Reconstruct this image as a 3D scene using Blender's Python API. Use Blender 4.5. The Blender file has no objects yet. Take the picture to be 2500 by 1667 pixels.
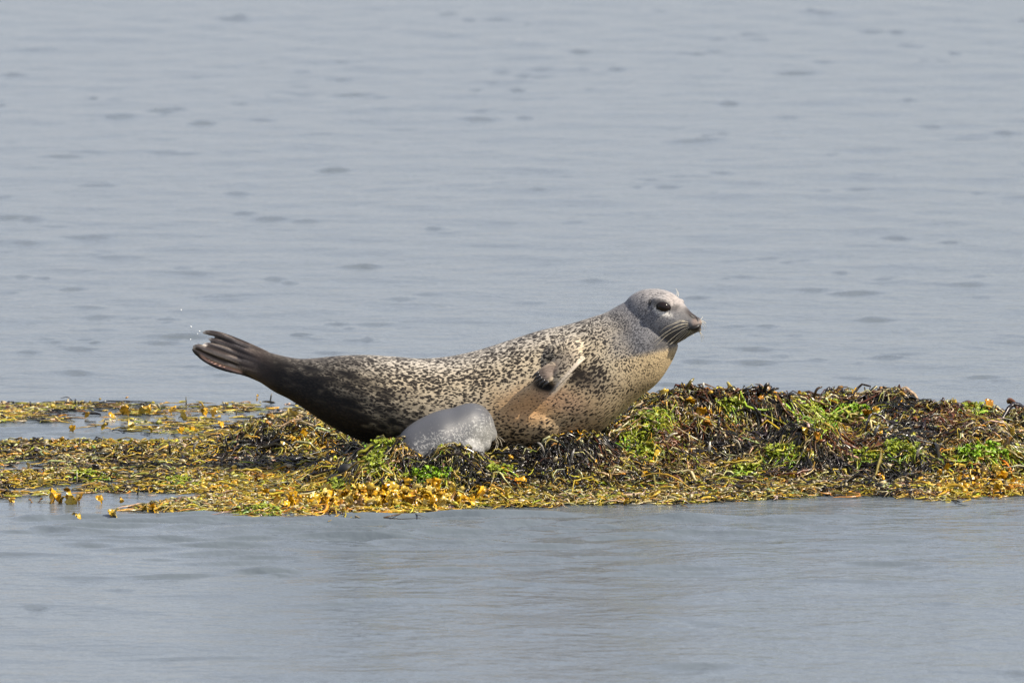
import bpy, math, random
import numpy as np
from mathutils import Vector, Matrix
from mathutils.bvhtree import BVHTree

random.seed(7)
RNG = np.random.default_rng(11)
S = bpy.context.scene
COL = S.collection

# ------------------------------------------------------------------ camera, sky, sun, exposure
PITCH = math.radians(5.9)
DIST = 30.0
MPP = 0.0012                       # metres per photograph pixel at the seal
AIM = Vector((0, 0, 0.404))
CAMP = AIM + Vector((0, -math.cos(PITCH), math.sin(PITCH))) * DIST
cam_d = bpy.data.cameras.new('camera')
cam = bpy.data.objects.new('camera', cam_d)
COL.objects.link(cam)
cam.location = CAMP
cam.rotation_euler = (math.radians(90) - PITCH, 0, 0)
cam_d.sensor_width = 36
cam_d.lens = 36 * DIST / (2500 * MPP)
cam_d.clip_start = 0.5
cam_d.clip_end = 6000
cam_d.dof.use_dof = True
cam_d.dof.focus_distance = DIST - 0.15
cam_d.dof.aperture_fstop = 9.0
S.camera = cam

SUN_AZ = math.radians(-10)          # from +X towards +Y
SUN_EL = math.radians(46)
sun_dir = Vector((math.cos(SUN_EL) * math.cos(SUN_AZ), math.cos(SUN_EL) * math.sin(SUN_AZ), math.sin(SUN_EL)))
world = bpy.data.worlds.new('World')
S.world = world
world.use_nodes = True
wn = world.node_tree
wn.nodes.clear()
w_out = wn.nodes.new('ShaderNodeOutputWorld')
w_bg = wn.nodes.new('ShaderNodeBackground')
w_sky = wn.nodes.new('ShaderNodeTexSky')
w_sky.sky_type = 'NISHITA'
w_sky.sun_disc = False
w_sky.sun_elevation = SUN_EL
w_sky.sun_rotation = math.radians(90) - SUN_AZ
w_sky.air_density = 1.0
w_sky.dust_density = 1.0
w_sky.ozone_density = 1.0
w_bg.inputs['Strength'].default_value = 0.092
w_tc = wn.nodes.new('ShaderNodeTexCoord')
w_mp = wn.nodes.new('ShaderNodeMapping')
w_mp.inputs['Scale'].default_value = (3.0, 3.0, 9.0)
w_nz = wn.nodes.new('ShaderNodeTexNoise')
w_nz.inputs['Scale'].default_value = 1.3
w_nz.inputs['Detail'].default_value = 5.0
w_rp = wn.nodes.new('ShaderNodeMapRange')
for _i, _v in zip((1, 2, 3, 4), (0.3, 0.75, 0.35, 0.85)):
    w_rp.inputs[_i].default_value = _v
w_mx = wn.nodes.new('ShaderNodeMix')
w_mx.data_type = 'RGBA'
w_mx.inputs[7].default_value = (5.0, 4.95, 5.6, 1)          # thin high cloud all over the sky
wn.links.new(w_tc.outputs['Generated'], w_mp.inputs[0])
wn.links.new(w_mp.outputs[0], w_nz.inputs['Vector'])
wn.links.new(w_nz.outputs[0], w_rp.inputs[0])
wn.links.new(w_rp.outputs[0], w_mx.inputs[0])
wn.links.new(w_sky.outputs[0], w_mx.inputs[6])
wn.links.new(w_mx.outputs[2], w_bg.inputs[0])
wn.links.new(w_bg.outputs[0], w_out.inputs[0])

sun_d = bpy.data.lights.new('sun', 'SUN')
sun_d.energy = 5.0
sun_d.angle = math.radians(0.5)
sun_d.color = (1.0, 0.90, 0.75)
sun = bpy.data.objects.new('sun', sun_d)
COL.objects.link(sun)
sun.rotation_euler = (-sun_dir).to_track_quat('-Z', 'Y').to_euler()

S.view_settings.view_transform = 'Standard'
S.view_settings.look = 'None'
S.view_settings.exposure = 0.78
S.view_settings.gamma = 1.0
S.view_settings.use_curve_mapping = False

# ------------------------------------------------------------------ helpers
CA, SA = math.cos(PITCH), math.sin(PITCH)
F = DIST / MPP                     # focal length in photograph pixels
CP = np.array(CAMP)


def ray(px, py):
    a = (np.asarray(px, float) - 1250) / F
    b = (833.5 - np.asarray(py, float)) / F
    return a, CA + b * SA, -SA + b * CA


def P(px, py, Y):
    """point of the vertical plane y = Y seen at a pixel of the photograph"""
    dx, dy, dz = ray(px, py)
    t = (Y - CP[1]) / dy
    return np.stack(np.broadcast_arrays(CP[0] + dx * t, Y + 0 * t, CP[2] + dz * t), -1)


def G(px, py, z=0.0):
    dx, dy, dz = ray(px, py)
    t = (z - CP[2]) / dz
    return np.stack(np.broadcast_arrays(CP[0] + dx * t, CP[1] + dy * t, z + 0 * t), -1)


def proj(p):
    p = np.asarray(p, float) - CP
    d = p[..., 1] * CA - p[..., 2] * SA
    u = p[..., 1] * SA + p[..., 2] * CA
    return 1250 + F * p[..., 0] / d, 833.5 - F * u / d


def sstep(a, b, x):
    t = np.clip((np.asarray(x, float) - a) / (b - a), 0, 1)
    return t * t * (3 - 2 * t)


class Noise2:
    def __init__(self, seed):
        self.g = np.random.default_rng(seed).random((256, 256))

    def __call__(self, x, y):
        x = np.asarray(x, float); y = np.asarray(y, float)
        xi = np.floor(x).astype(int); yi = np.floor(y).astype(int)
        fx = x - xi; fy = y - yi
        fx = fx * fx * (3 - 2 * fx); fy = fy * fy * (3 - 2 * fy)
        g = self.g
        a = g[xi % 256, yi % 256]; b = g[(xi + 1) % 256, yi % 256]
        c = g[xi % 256, (yi + 1) % 256]; d = g[(xi + 1) % 256, (yi + 1) % 256]
        return (a * (1 - fx) + b * fx) * (1 - fy) + (c * (1 - fx) + d * fx) * fy


def link(name, data, parent=None):
    o = bpy.data.objects.new(name, data)
    COL.objects.link(o)
    if parent is not None:
        o.parent = parent
    return o


def tag(o, label=None, cat=None, group=None, kind=None):
    if label: o['label'] = label
    if cat: o['category'] = cat
    if group: o['group'] = group
    if kind: o['kind'] = kind
    return o


def empty(name, label, cat, group=None, loc=(0, 0, 0)):
    o = link(name, None)
    o.empty_display_size = 0.1
    o.location = loc
    return tag(o, label, cat, group)


def mesh_np(name, verts, faces, mat=None, smooth=True, col=None):
    """faces: (n,k) array or list of such arrays"""
    if not isinstance(faces, list):
        faces = [faces]
    faces = [np.asarray(f, np.int32) for f in faces if len(f)]
    me = bpy.data.meshes.new(name)
    me.vertices.add(len(verts))
    me.vertices.foreach_set('co', np.asarray(verts, np.float32).ravel())
    loops = np.concatenate([f.ravel() for f in faces])
    tot = np.concatenate([np.full(len(f), f.shape[1], np.int32) for f in faces])
    start = np.concatenate([[0], np.cumsum(tot)[:-1]]).astype(np.int32)
    me.loops.add(len(loops))
    me.loops.foreach_set('vertex_index', loops)
    me.polygons.add(len(tot))
    me.polygons.foreach_set('loop_start', start)
    me.polygons.foreach_set('loop_total', tot)
    if smooth:
        me.polygons.foreach_set('use_smooth', np.ones(len(tot), bool))
    me.update(calc_edges=True)
    if col is not None:
        a = me.attributes.new('col', 'FLOAT_COLOR', 'POINT')
        c = np.ones((len(verts), 4), np.float32)
        c[:, :3] = col
        a.data.foreach_set('color', c.ravel())
    if mat: me.materials.append(mat)
    return me


def catmull(pts, n):
    pts = np.asarray(pts, float)
    p = np.vstack([2 * pts[0] - pts[1], pts, 2 * pts[-1] - pts[-2]])
    t = np.linspace(0, len(pts) - 1, n)
    i = np.clip(t.astype(int), 0, len(pts) - 2)
    f = (t - i)[:, None]
    a, b, c, d = p[i], p[i + 1], p[i + 2], p[i + 3]
    return 0.5 * (2 * b + (c - a) * f + (2 * a - 5 * b + 4 * c - d) * f ** 2 + (3 * b - a - 3 * c + d) * f ** 3)


def loft(stations, n=60, seg=36, y0=0.0, low=0.10, ex=2.2):
    """closed loft; station = (top px, top py, bottom px, bottom py, half depth in m, y offset in m)"""
    st = catmull(stations, n)
    T = P(st[:, 0], st[:, 1], y0 + st[:, 5]); B = P(st[:, 2], st[:, 3], y0 + st[:, 5])
    c = (T + B) / 2; h = (T - B) / 2
    th = np.linspace(0, 2 * np.pi, seg, endpoint=False)
    sp = lambda v: np.sign(v) * np.abs(v) ** (2 / ex)
    cs, sn = sp(np.cos(th)), sp(np.sin(th))
    dep = st[:, 4, None] * sn[None] * (1 - low * np.cos(th)[None])
    v = c[:, None, :] + h[:, None, :] * cs[None, :, None]
    v[:, :, 1] -= dep
    verts = v.reshape(-1, 3)
    i, j = np.meshgrid(np.arange(n - 1), np.arange(seg), indexing='ij')
    j2 = (j + 1) % seg
    q = np.stack([i * seg + j, i * seg + j2, (i + 1) * seg + j2, (i + 1) * seg + j], -1).reshape(-1, 4)
    k = len(verts)
    verts = np.vstack([verts, c[0], c[-1]])
    jj = np.arange(seg); jn = (jj + 1) % seg
    t0 = np.stack([np.full(seg, k), jn, jj], -1)
    t1 = np.stack([np.full(seg, k + 1), (n - 1) * seg + jj, (n - 1) * seg + jn], -1)
    return verts, [q, np.vstack([t0, t1])], c


def ellipsoid(c, r, rot=None, nu=14, nv=20):
    u = np.linspace(0, np.pi, nu); v = np.linspace(0, 2 * np.pi, nv, endpoint=False)
    x = np.sin(u)[:, None] * np.cos(v); y = np.sin(u)[:, None] * np.sin(v); z = np.cos(u)[:, None] + 0 * v
    p = np.stack([x, y, z], -1).reshape(-1, 3) * np.asarray(r)
    if rot is not None:
        p = p @ np.array(rot).T
    p = p + np.asarray(c)
    i, j = np.meshgrid(np.arange(nu - 1), np.arange(nv), indexing='ij')
    j2 = (j + 1) % nv
    q = np.stack([i * nv + j, (i + 1) * nv + j, (i + 1) * nv + j2, i * nv + j2], -1).reshape(-1, 4)
    return p, [q]


def tube(path, rad, seg=8, flat=1.0, up=(0, -1, 0), n=None):
    """closed tapered tube along a path, cross-section flattened along up"""
    path = np.asarray(path, float); rad = np.asarray(rad, float)
    if n:
        q = catmull(np.hstack([path, rad[:, None]]), n)
        path, rad = q[:, :3], np.maximum(q[:, 3], 1e-4)
    m = len(path)
    t = np.gradient(path, axis=0)
    t /= np.linalg.norm(t, axis=1)[:, None] + 1e-12
    upv = np.asarray(up, float)
    s = np.cross(t, upv); s /= np.linalg.norm(s, axis=1)[:, None] + 1e-9
    w = np.cross(s, t)
    a = np.linspace(0, 2 * np.pi, seg, endpoint=False)
    v = path[:, None] + rad[:, None, None] * (np.cos(a)[None, :, None] * s[:, None] + flat * np.sin(a)[None, :, None] * w[:, None])
    verts = np.vstack([v.reshape(-1, 3), path[0], path[-1]])
    i, j = np.meshgrid(np.arange(m - 1), np.arange(seg), indexing='ij')
    j2 = (j + 1) % seg
    q = np.stack([i * seg + j, i * seg + j2, (i + 1) * seg + j2, (i + 1) * seg + j], -1).reshape(-1, 4)
    jj = np.arange(seg); jn = (jj + 1) % seg; k = m * seg
    return verts, [q, np.vstack([np.stack([np.full(seg, k), jn, jj], -1), np.stack([np.full(seg, k + 1), (m - 1) * seg + jj, (m - 1) * seg + jn], -1)])]


def join(parts):
    V, Q, T, o = [], [], [], 0
    for v, fs in parts:
        V.append(v)
        for f in fs:
            f = np.asarray(f)
            (Q if f.shape[1] == 4 else T).append(f + o)
        o += len(v)
    out = []
    if Q: out.append(np.vstack(Q))
    if T: out.append(np.vstack(T))
    return np.vstack(V), out


def fuse(parts, voxel, smooth_it, name):
    """one continuous skin from overlapping closed shapes"""
    v, f = join(parts)
    o = link('tmp_' + name, mesh_np(name, v, f))
    m = o.modifiers.new('remesh', 'REMESH')
    m.mode = 'VOXEL'; m.voxel_size = voxel; m.use_smooth_shade = True
    s = o.modifiers.new('smooth', 'SMOOTH')
    s.factor = 0.5; s.iterations = smooth_it
    dg = bpy.context.evaluated_depsgraph_get()
    me = bpy.data.meshes.new_from_object(o.evaluated_get(dg))
    me.name = name
    bpy.data.objects.remove(o)
    return me


def coords(me):
    a = np.empty(len(me.vertices) * 3, np.float32)
    me.vertices.foreach_get('co', a)
    return a.reshape(-1, 3).astype(float)


def setattr_np(me, name, typ, arr):
    a = me.attributes.new(name, typ, 'POINT')
    if typ == 'FLOAT_COLOR':
        c = np.ones((len(arr), 4), np.float32); c[:, :3] = arr
        a.data.foreach_set('color', c.ravel())
    elif typ == 'FLOAT_VECTOR':
        a.data.foreach_set('vector', np.asarray(arr, np.float32).ravel())
    else:
        a.data.foreach_set('value', np.asarray(arr, np.float32))


# ------------------------------------------------------------------ materials
def new_mat(name):
    m = bpy.data.materials.new(name)
    m.use_nodes = True
    nt = m.node_tree
    return m, nt, nt.nodes['Principled BSDF'], nt.nodes['Material Output']


def nd(nt, t, **kw):
    n = nt.nodes.new(t)
    for k, v in kw.items():
        if k.startswith('i_'):
            key = k[2:]
            n.inputs[int(key) if key.isdigit() else key].default_value = v
        else:
            setattr(n, k, v)
    return n


def math_n(nt, op, a, b=None, c=None, clamp=False):
    n = nt.nodes.new('ShaderNodeMath'); n.operation = op; n.use_clamp = clamp
    for i, x in enumerate((a, b, c)):
        if x is None: continue
        if isinstance(x, (int, float)): n.inputs[i].default_value = x
        else: nt.links.new(x, n.inputs[i])
    return n.outputs[0]


def maprange(nt, x, a, b, c=0.0, d=1.0, smooth=True):
    n = nt.nodes.new('ShaderNodeMapRange')
    if smooth: n.interpolation_type = 'SMOOTHSTEP'
    for i, v in zip((0, 1, 2, 3, 4), (x, a, b, c, d)):
        if isinstance(v, (int, float)): n.inputs[i].default_value = v
        else: nt.links.new(v, n.inputs[i])
    return n.outputs[0]


def mixc(nt, f, a, b):
    n = nt.nodes.new('ShaderNodeMix'); n.data_type = 'RGBA'
    for i, v in zip((0, 6, 7), (f, a, b)):
        if isinstance(v, tuple): n.inputs[i].default_value = (*v, 1)
        elif isinstance(v, (int, float)): n.inputs[i].default_value = v
        else: nt.links.new(v, n.inputs[i])
    return n.outputs[2]


def flat_mat(name, col, rough=0.5, noise=0.2, scale=80, spec=0.5):
    m, nt, b, o = new_mat(name)
    tc = nd(nt, 'ShaderNodeTexCoord')
    n = nd(nt, 'ShaderNodeTexNoise', i_Scale=scale, i_Detail=3.0)
    nt.links.new(tc.outputs['Object'], n.inputs['Vector'])
    lo = tuple(c * (1 - noise) for c in col); hi = tuple(min(1, c * (1 + noise)) for c in col)
    nt.links.new(mixc(nt, n.outputs[0], lo, hi), b.inputs['Base Color'])
    b.inputs['Roughness'].default_value = rough
    b.inputs['Specular IOR Level'].default_value = spec
    return m


def water_mat():
    m, nt, b, o = new_mat('water')
    b.inputs['Base Color'].default_value = (0.095, 0.116, 0.135, 1)
    b.inputs['Roughness'].default_value = 0.17
    b.inputs['IOR'].default_value = 1.333
    tc = nd(nt, 'ShaderNodeTexCoord')
    mp = nd(nt, 'ShaderNodeMapping'); mp.inputs['Scale'].default_value = (1.0, 1.5, 1.0)
    nt.links.new(tc.outputs['Object'], mp.inputs[0])
    n1 = nd(nt, 'ShaderNodeTexNoise', i_Scale=17.0, i_Detail=3.0, i_Roughness=0.55)
    nt.links.new(mp.outputs[0], n1.inputs['Vector'])
    n2 = nd(nt, 'ShaderNodeTexNoise', i_Scale=4.5, i_Detail=3.0)
    nt.links.new(mp.outputs[0], n2.inputs['Vector'])
    bp = nd(nt, 'ShaderNodeBump', i_Strength=1.0, i_Distance=0.0065)
    nt.links.new(n1.outputs[0], bp.inputs['Height'])
    bp2 = nd(nt, 'ShaderNodeBump', i_Strength=1.0, i_Distance=0.016)
    nt.links.new(n2.outputs[0], bp2.inputs['Height'])
    nt.links.new(bp.outputs[0], bp2.inputs['Normal'])
    nt.links.new(bp2.outputs[0], b.inputs['Normal'])
    return m


def weed_mat(name, rough=0.33, trans=0.12):
    m, nt, b, o = new_mat(name)
    at = nd(nt, 'ShaderNodeAttribute', attribute_name='col')
    tc = nd(nt, 'ShaderNodeTexCoord')
    n = nd(nt, 'ShaderNodeTexNoise', i_Scale=90.0, i_Detail=2.0)
    nt.links.new(tc.outputs['Object'], n.inputs['Vector'])
    v = maprange(nt, n.outputs[0], 0.3, 0.7, 0.65, 1.35)
    sc = nd(nt, 'ShaderNodeVectorMath', operation='SCALE')
    nt.links.new(at.outputs['Color'], sc.inputs[0]); nt.links.new(v, sc.inputs['Scale'])
    nt.links.new(sc.outputs[0], b.inputs['Base Color'])
    b.inputs['Roughness'].default_value = rough
    tr = nd(nt, 'ShaderNodeBsdfTranslucent')
    nt.links.new(sc.outputs[0], tr.inputs['Color'])
    mx = nd(nt, 'ShaderNodeMixShader', i_0=trans)
    nt.links.new(b.outputs[0], mx.inputs[1]); nt.links.new(tr.outputs[0], mx.inputs[2])
    nt.links.new(mx.outputs[0], o.inputs['Surface'])
    return m


def coat_mat(name, pup=False):
    m, nt, b, o = new_mat(name)
    base = nd(nt, 'ShaderNodeAttribute', attribute_name='basecol').outputs['Color']
    flow = nd(nt, 'ShaderNodeAttribute', attribute_name='flow').outputs['Vector']
    dens = nd(nt, 'ShaderNodeAttribute', attribute_name='spots').outputs['Fac']
    wob = nd(nt, 'ShaderNodeTexNoise', i_Scale=45.0, i_Detail=2.0)
    nt.links.new(flow, wob.inputs['Vector'])
    off = nd(nt, 'ShaderNodeVectorMath', operation='SUBTRACT'); off.inputs[1].default_value = (0.5, 0.5, 0.5)
    nt.links.new(wob.outputs['Color'], off.inputs[0])
    sc = nd(nt, 'ShaderNodeVectorMath', operation='SCALE'); sc.inputs['Scale'].default_value = 0.020
    nt.links.new(off.outputs[0], sc.inputs[0])
    ad = nd(nt, 'ShaderNodeVectorMath', operation='ADD')
    nt.links.new(flow, ad.inputs[0]); nt.links.new(sc.outputs[0], ad.inputs[1])
    mp = nd(nt, 'ShaderNodeMapping')
    mp.inputs['Scale'].default_value = (1, 1, 1) if pup else (76, 150, 1)
    nt.links.new(ad.outputs[0], mp.inputs[0])
    if pup:
        v = nd(nt, 'ShaderNodeTexVoronoi', feature='DISTANCE_TO_EDGE', voronoi_dimensions='2D', i_Scale=150.0)
        nt.links.new(mp.outputs[0], v.inputs['Vector'])
        nz = nd(nt, 'ShaderNodeTexNoise', i_Scale=110.0, i_Detail=4.0, i_Roughness=0.65)
        nt.links.new(flow, nz.inputs['Vector'])
        gate = maprange(nt, math_n(nt, 'ADD', nz.outputs[0], math_n(nt, 'MULTIPLY', dens, 0.26)), 0.68, 0.90)
        line = maprange(nt, v.outputs['Distance'], 0.08, 0.30, 1.0, 0.0)
        mask = math_n(nt, 'MULTIPLY', math_n(nt, 'MULTIPLY', gate, line), 0.75)
        col = mixc(nt, mask, base, (0.42, 0.42, 0.41))
    else:
        v = nd(nt, 'ShaderNodeTexVoronoi', feature='F1', voronoi_dimensions='2D', i_Scale=1.0, i_Randomness=1.0)
        nt.links.new(mp.outputs[0], v.inputs['Vector'])
        nz = nd(nt, 'ShaderNodeTexNoise', i_Scale=16.0, i_Detail=2.0)
        nt.links.new(flow, nz.inputs['Vector'])
        rnd = nd(nt, 'ShaderNodeSeparateColor'); nt.links.new(v.outputs['Color'], rnd.inputs[0])
        th = math_n(nt, 'MULTIPLY', dens, math_n(nt, 'ADD', math_n(nt, 'MULTIPLY', nz.outputs[0], 0.75),
                    math_n(nt, 'MULTIPLY', rnd.outputs[0], 0.35)))
        th = math_n(nt, 'MULTIPLY', th, 0.98)
        n3 = nd(nt, 'ShaderNodeTexNoise', i_Scale=1.0, i_Detail=3.0, i_Roughness=0.6)
        mp3 = nd(nt, 'ShaderNodeMapping'); mp3.inputs['Scale'].default_value = (95, 300, 1)
        nt.links.new(flow, mp3.inputs[0]); nt.links.new(mp3.outputs[0], n3.inputs['Vector'])
        ragged = math_n(nt, 'MULTIPLY', math_n(nt, 'SUBTRACT', n3.outputs[0], 0.5), 1.1)
        mask = maprange(nt, math_n(nt, 'ADD', math_n(nt, 'SUBTRACT', v.outputs['Distance'], th), ragged), -0.24, 0.12, 1.0, 0.0)
        var = maprange(nt, n3.outputs[0], 0.28, 0.72, 0.74, 1.22)
        scb = nd(nt, 'ShaderNodeVectorMath', operation='SCALE')
        nt.links.new(base, scb.inputs[0]); nt.links.new(var, scb.inputs['Scale'])
        scs = nd(nt, 'ShaderNodeAttribute', attribute_name='spotcol').outputs['Color']
        col = mixc(nt, math_n(nt, 'MULTIPLY', mask, 0.98), scb.outputs[0], scs)
    nt.links.new(col, b.inputs['Base Color'])
    b.inputs['Roughness'].default_value = 0.46 if pup else 0.52
    b.inputs['Specular IOR Level'].default_value = 0.30 if pup else 0.14
    b.inputs['Sheen Weight'].default_value = 0.008
    b.inputs['Sheen Roughness'].default_value = 0.4
    mp2 = nd(nt, 'ShaderNodeMapping'); mp2.inputs['Scale'].default_value = (90, 330, 1)
    nt.links.new(flow, mp2.inputs[0])
    fn = nd(nt, 'ShaderNodeTexNoise', i_Scale=1.0, i_Detail=3.0, i_Roughness=0.65)
    nt.links.new(mp2.outputs[0], fn.inputs['Vector'])
    bp = nd(nt, 'ShaderNodeBump', i_Strength=0.55, i_Distance=0.0025 if not pup else 0.0012)
    nt.links.new(fn.outputs[0], bp.inputs['Height'])
    nt.links.new(bp.outputs[0], b.inputs['Normal'])
    return m


M_WATER = water_mat()
M_WEED = weed_mat('seaweed', 0.26)
M_ALGA = weed_mat('green_seaweed', 0.4, 0.25)
M_ROCK = flat_mat('wet_rock', (0.030, 0.027, 0.022), 0.35, 0.4, 25)
M_STONE = flat_mat('dark_stone', (0.007, 0.0072, 0.007), 0.6, 0.35, 30)
M_EYE = flat_mat('eye', (0.012, 0.007, 0.006), 0.10, 0.3, 60, 0.3)
M_BLACK = flat_mat('dark_skin', (0.012, 0.011, 0.011), 0.45, 0.3, 60)
M_CLAW = flat_mat('claw', (0.022, 0.021, 0.022), 0.3, 0.3, 120)
M_WHISK = flat_mat('whisker', (0.58, 0.52, 0.40), 0.4, 0.1, 60)
M_COAT = coat_mat('spotted_coat')
M_PUP = coat_mat('pup_coat', True)

# ------------------------------------------------------------------ shape of the reef under the seaweed
N1, N2, N3, N4, N5 = (Noise2(s) for s in (1, 2, 3, 4, 5))


def inpoly(u, v, poly):
    poly = np.asarray(poly, float)
    r = np.zeros(np.shape(u), bool)
    x1, y1 = poly[-1]
    for x2, y2 in poly:
        c = ((y1 > v) != (y2 > v)) & (u < (x2 - x1) * (v - y1) / (y2 - y1 + 1e-12) + x1)
        r ^= c
        x1, y1 = x2, y2
    return r


POLY_MAIN = [(380, 1095), (520, 1085), (600, 1050), (700, 1020), (900, 1030), (1400, 1000), (1480, 1010), (2700, 1010), (2700, 1206), (2520, 1206),
             (2300, 1220), (2100, 1206), (1900, 1213), (1780, 1223), (1600, 1229), (1400, 1229), (1150, 1237), (1080, 1247), (900, 1253),
             (700, 1259), (480, 1252), (330, 1242), (500, 1226), (560, 1208), (380, 1200)]
POLY_LEFT = [(-160, 1098), (120, 1094), (400, 1092), (560, 1100), (560, 1208), (250, 1206), (120, 1211), (-160, 1216)]
POLY_POND = [(-160, 1117), (70, 1119), (95, 1127), (60, 1134), (-160, 1135)]
POLY_BACK = [(-160, 988), (300, 984), (520, 983), (700, 965), (900, 975), (900, 1037), (620, 1041), (500, 1035), (400, 1013), (250, 1020), (120, 1030), (-160, 1034)]
POLY_SCAT = [(180, 1012), (620, 1030), (640, 1080), (450, 1092), (330, 1062), (170, 1040)]


def cover(x, y):
    """how densely seaweed lies at a spot of the water plane"""
    u, v = proj(np.stack([x, y, np.zeros_like(x)], -1))
    u = u + 60 * (N1(x * 9, y * 5) - 0.5); v = v + 7 * (N2(x * 8, y * 4) - 0.5) + 7 * (N3(x * 25, y * 9) - 0.5)
    m = np.where(inpoly(u, v, POLY_SCAT), 0.015 + 0.12 * sstep(0.55, 0.7, N3(x * 9, y * 6)), 0.0)
    m = np.where(inpoly(u, v, POLY_BACK), 0.03 + 0.42 * sstep(0.42, 0.60, N3(x * 8, y * 6)), m)
    m = np.where(inpoly(u, v, POLY_LEFT), 0.05 + 0.80 * sstep(0.30, 0.52, N4(x * 7, y * 7)), m)
    m = np.where(inpoly(u, v, POLY_POND), 0.03, m)
    m = np.where(inpoly(u, v, POLY_MAIN), 1.0, m)
    return m


#          px,   y,    rx,   ry,   height
MOUNDS = [(1790, 0.62, 0.36, 0.55, 0.114), (2110, 0.60, 0.34, 0.52, 0.092), (2440, 0.55, 0.30, 0.46, 0.068), (2750, 0.55, 0.3, 0.5, 0.06),
          (1560, 0.26, 0.20, 0.36, 0.048), (1400, -0.12, 0.18, 0.24, 0.085), (1640, 0.05, 0.14, 0.22, 0.026), (1250, -0.25, 0.24, 0.20, 0.055),
          (1080, -0.42, 0.20, 0.18, 0.060), (935, -0.34, 0.12, 0.18, 0.090), (820, -0.25, 0.10, 0.20, 0.03), (690, 0.62, 0.17, 0.20, 0.060),
          (1980, 0.02, 0.16, 0.16, 0.045), (2180, 0.00, 0.22, 0.14, 0.050), (2400, 0.06, 0.12, 0.14, 0.045), (1250, 0.25, 0.55, 0.35, 0.05),
          (450, 0.62, 0.30, 0.2, 0.008), (130, 0.72, 0.25, 0.12, 0.008), (80, 1.85, 0.28, 0.10, 0.008), (620, 1.80, 0.22, 0.12, 0.006)]


def height_raw(x, y):
    h = np.zeros_like(x)
    for px, my, rx, ry, a in MOUNDS:
        q = ((x - (px - 1250) * MPP) / rx) ** 2 + ((y - my) / ry) ** 2
        h = h + a * np.exp(-q ** 1.25)
    lump = (N1(x * 7 + 3, y * 5) - 0.5) * 1.0 + (N2(x * 16, y * 11 + 7) - 0.5) * 0.7
    h = h * (1 + 0.62 * lump) + 0.016 * np.clip(h / 0.05, 0, 1) * lump
    return h + 0.001 + 0.004 * N4(x * 11, y * 7) + 0.008 * np.clip(h / 0.03, 0, 1)


GX0, GX1, GY0, GY1, GD = -2.0, 2.0, -1.4, 2.6, 0.01
gx = np.arange(GX0, GX1 + 1e-6, GD); gy = np.arange(GY0, GY1 + 1e-6, GD)
GXX, GYY = np.meshgrid(gx, gy, indexing='ij')
GM = cover(GXX, GYY)


def blur(a, r):
    k = 2 * r + 1
    for ax in (0, 1):
        p = np.pad(a, [(r + 1, r) if i == ax else (0, 0) for i in (0, 1)], mode='edge')
        c = np.cumsum(p, axis=ax)
        a = (np.take(c, range(k, c.shape[ax]), ax) - np.take(c, range(0, c.shape[ax] - k), ax)) / k
    return a


GS = blur(blur((GM > 0.5).astype(float), 6), 6)
GH = height_raw(GXX, GYY) * sstep(0.15, 0.75, GS) - 0.004 * (1 - sstep(0.3, 0.7, GS))
GH = np.where(GS > 0.02, GH, -0.004)


def look(grid, x, y):
    fx = np.clip((x - GX0) / GD, 0, len(gx) - 1.001); fy = np.clip((y - GY0) / GD, 0, len(gy) - 1.001)
    i = fx.astype(int); j = fy.astype(int); a = fx - i; b = fy - j
    return (grid[i, j] * (1 - a) + grid[i + 1, j] * a) * (1 - b) + (grid[i, j + 1] * (1 - a) + grid[i + 1, j + 1] * a) * b


H = lambda x, y: look(GH, x, y)
GHX, GHY = np.gradient(blur(GH, 3), GD)

# rock shelf just under the weed
st = 2
rv = np.stack([GXX[::st, ::st], GYY[::st, ::st], np.where(GS > 0.45, GH - 0.012, -0.05 - 0.1 * (1 - sstep(0, 0.45, GS)))[::st, ::st]], -1)
ni, nj = rv.shape[:2]
ii, jj = np.meshgrid(np.arange(ni - 1), np.arange(nj - 1), indexing='ij')
rq = np.stack([ii * nj + jj, (ii + 1) * nj + jj, (ii + 1) * nj + jj + 1, ii * nj + jj + 1], -1).reshape(-1, 4)
tag(link('rock_shelf', mesh_np('rock_shelf', rv.reshape(-1, 3), rq, M_ROCK)), kind='structure')

# ------------------------------------------------------------------ water: one sheet to the horizon, finer where the lens looks
xd = np.arange(-2.9, 2.9, 0.022)
xs = np.concatenate([-np.geomspace(3000, 2.95, 26), xd, np.geomspace(2.95, 3000, 26)])
yd = np.concatenate([np.arange(-6.5, -2.3, 0.016), np.arange(-2.3, -0.6, 0.0055), np.arange(-0.6, 3.0, 0.018), np.arange(3.0, 21.0, 0.026)])
ys = np.concatenate([-np.geomspace(3000, 6.6, 24), yd, np.geomspace(21.1, 4000, 26)])
WX, WY = np.meshgrid(xs, ys, indexing='ij')
WZ = np.zeros_like(WX)
inside = sstep(3.4, 2.7, np.abs(WX)) * sstep(-8, -6, WY) * sstep(23, 19, WY)
wr = np.random.default_rng(3)
for k in range(46):
    L = wr.uniform(0.08, 0.75)
    a = wr.uniform(0, 6.28)
    WZ += 0.00065 * L ** 0.7 * np.sin((WX * math.cos(a) + WY * math.sin(a)) * 2 * math.pi / L + wr.uniform(0, 6.28) + 1.2 * N1(WX * 0.9 + k, WY * 0.7)) * (0.35 + 1.3 * N2(WX * 0.55 + 5 * k, WY * 0.4 + k))
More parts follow.
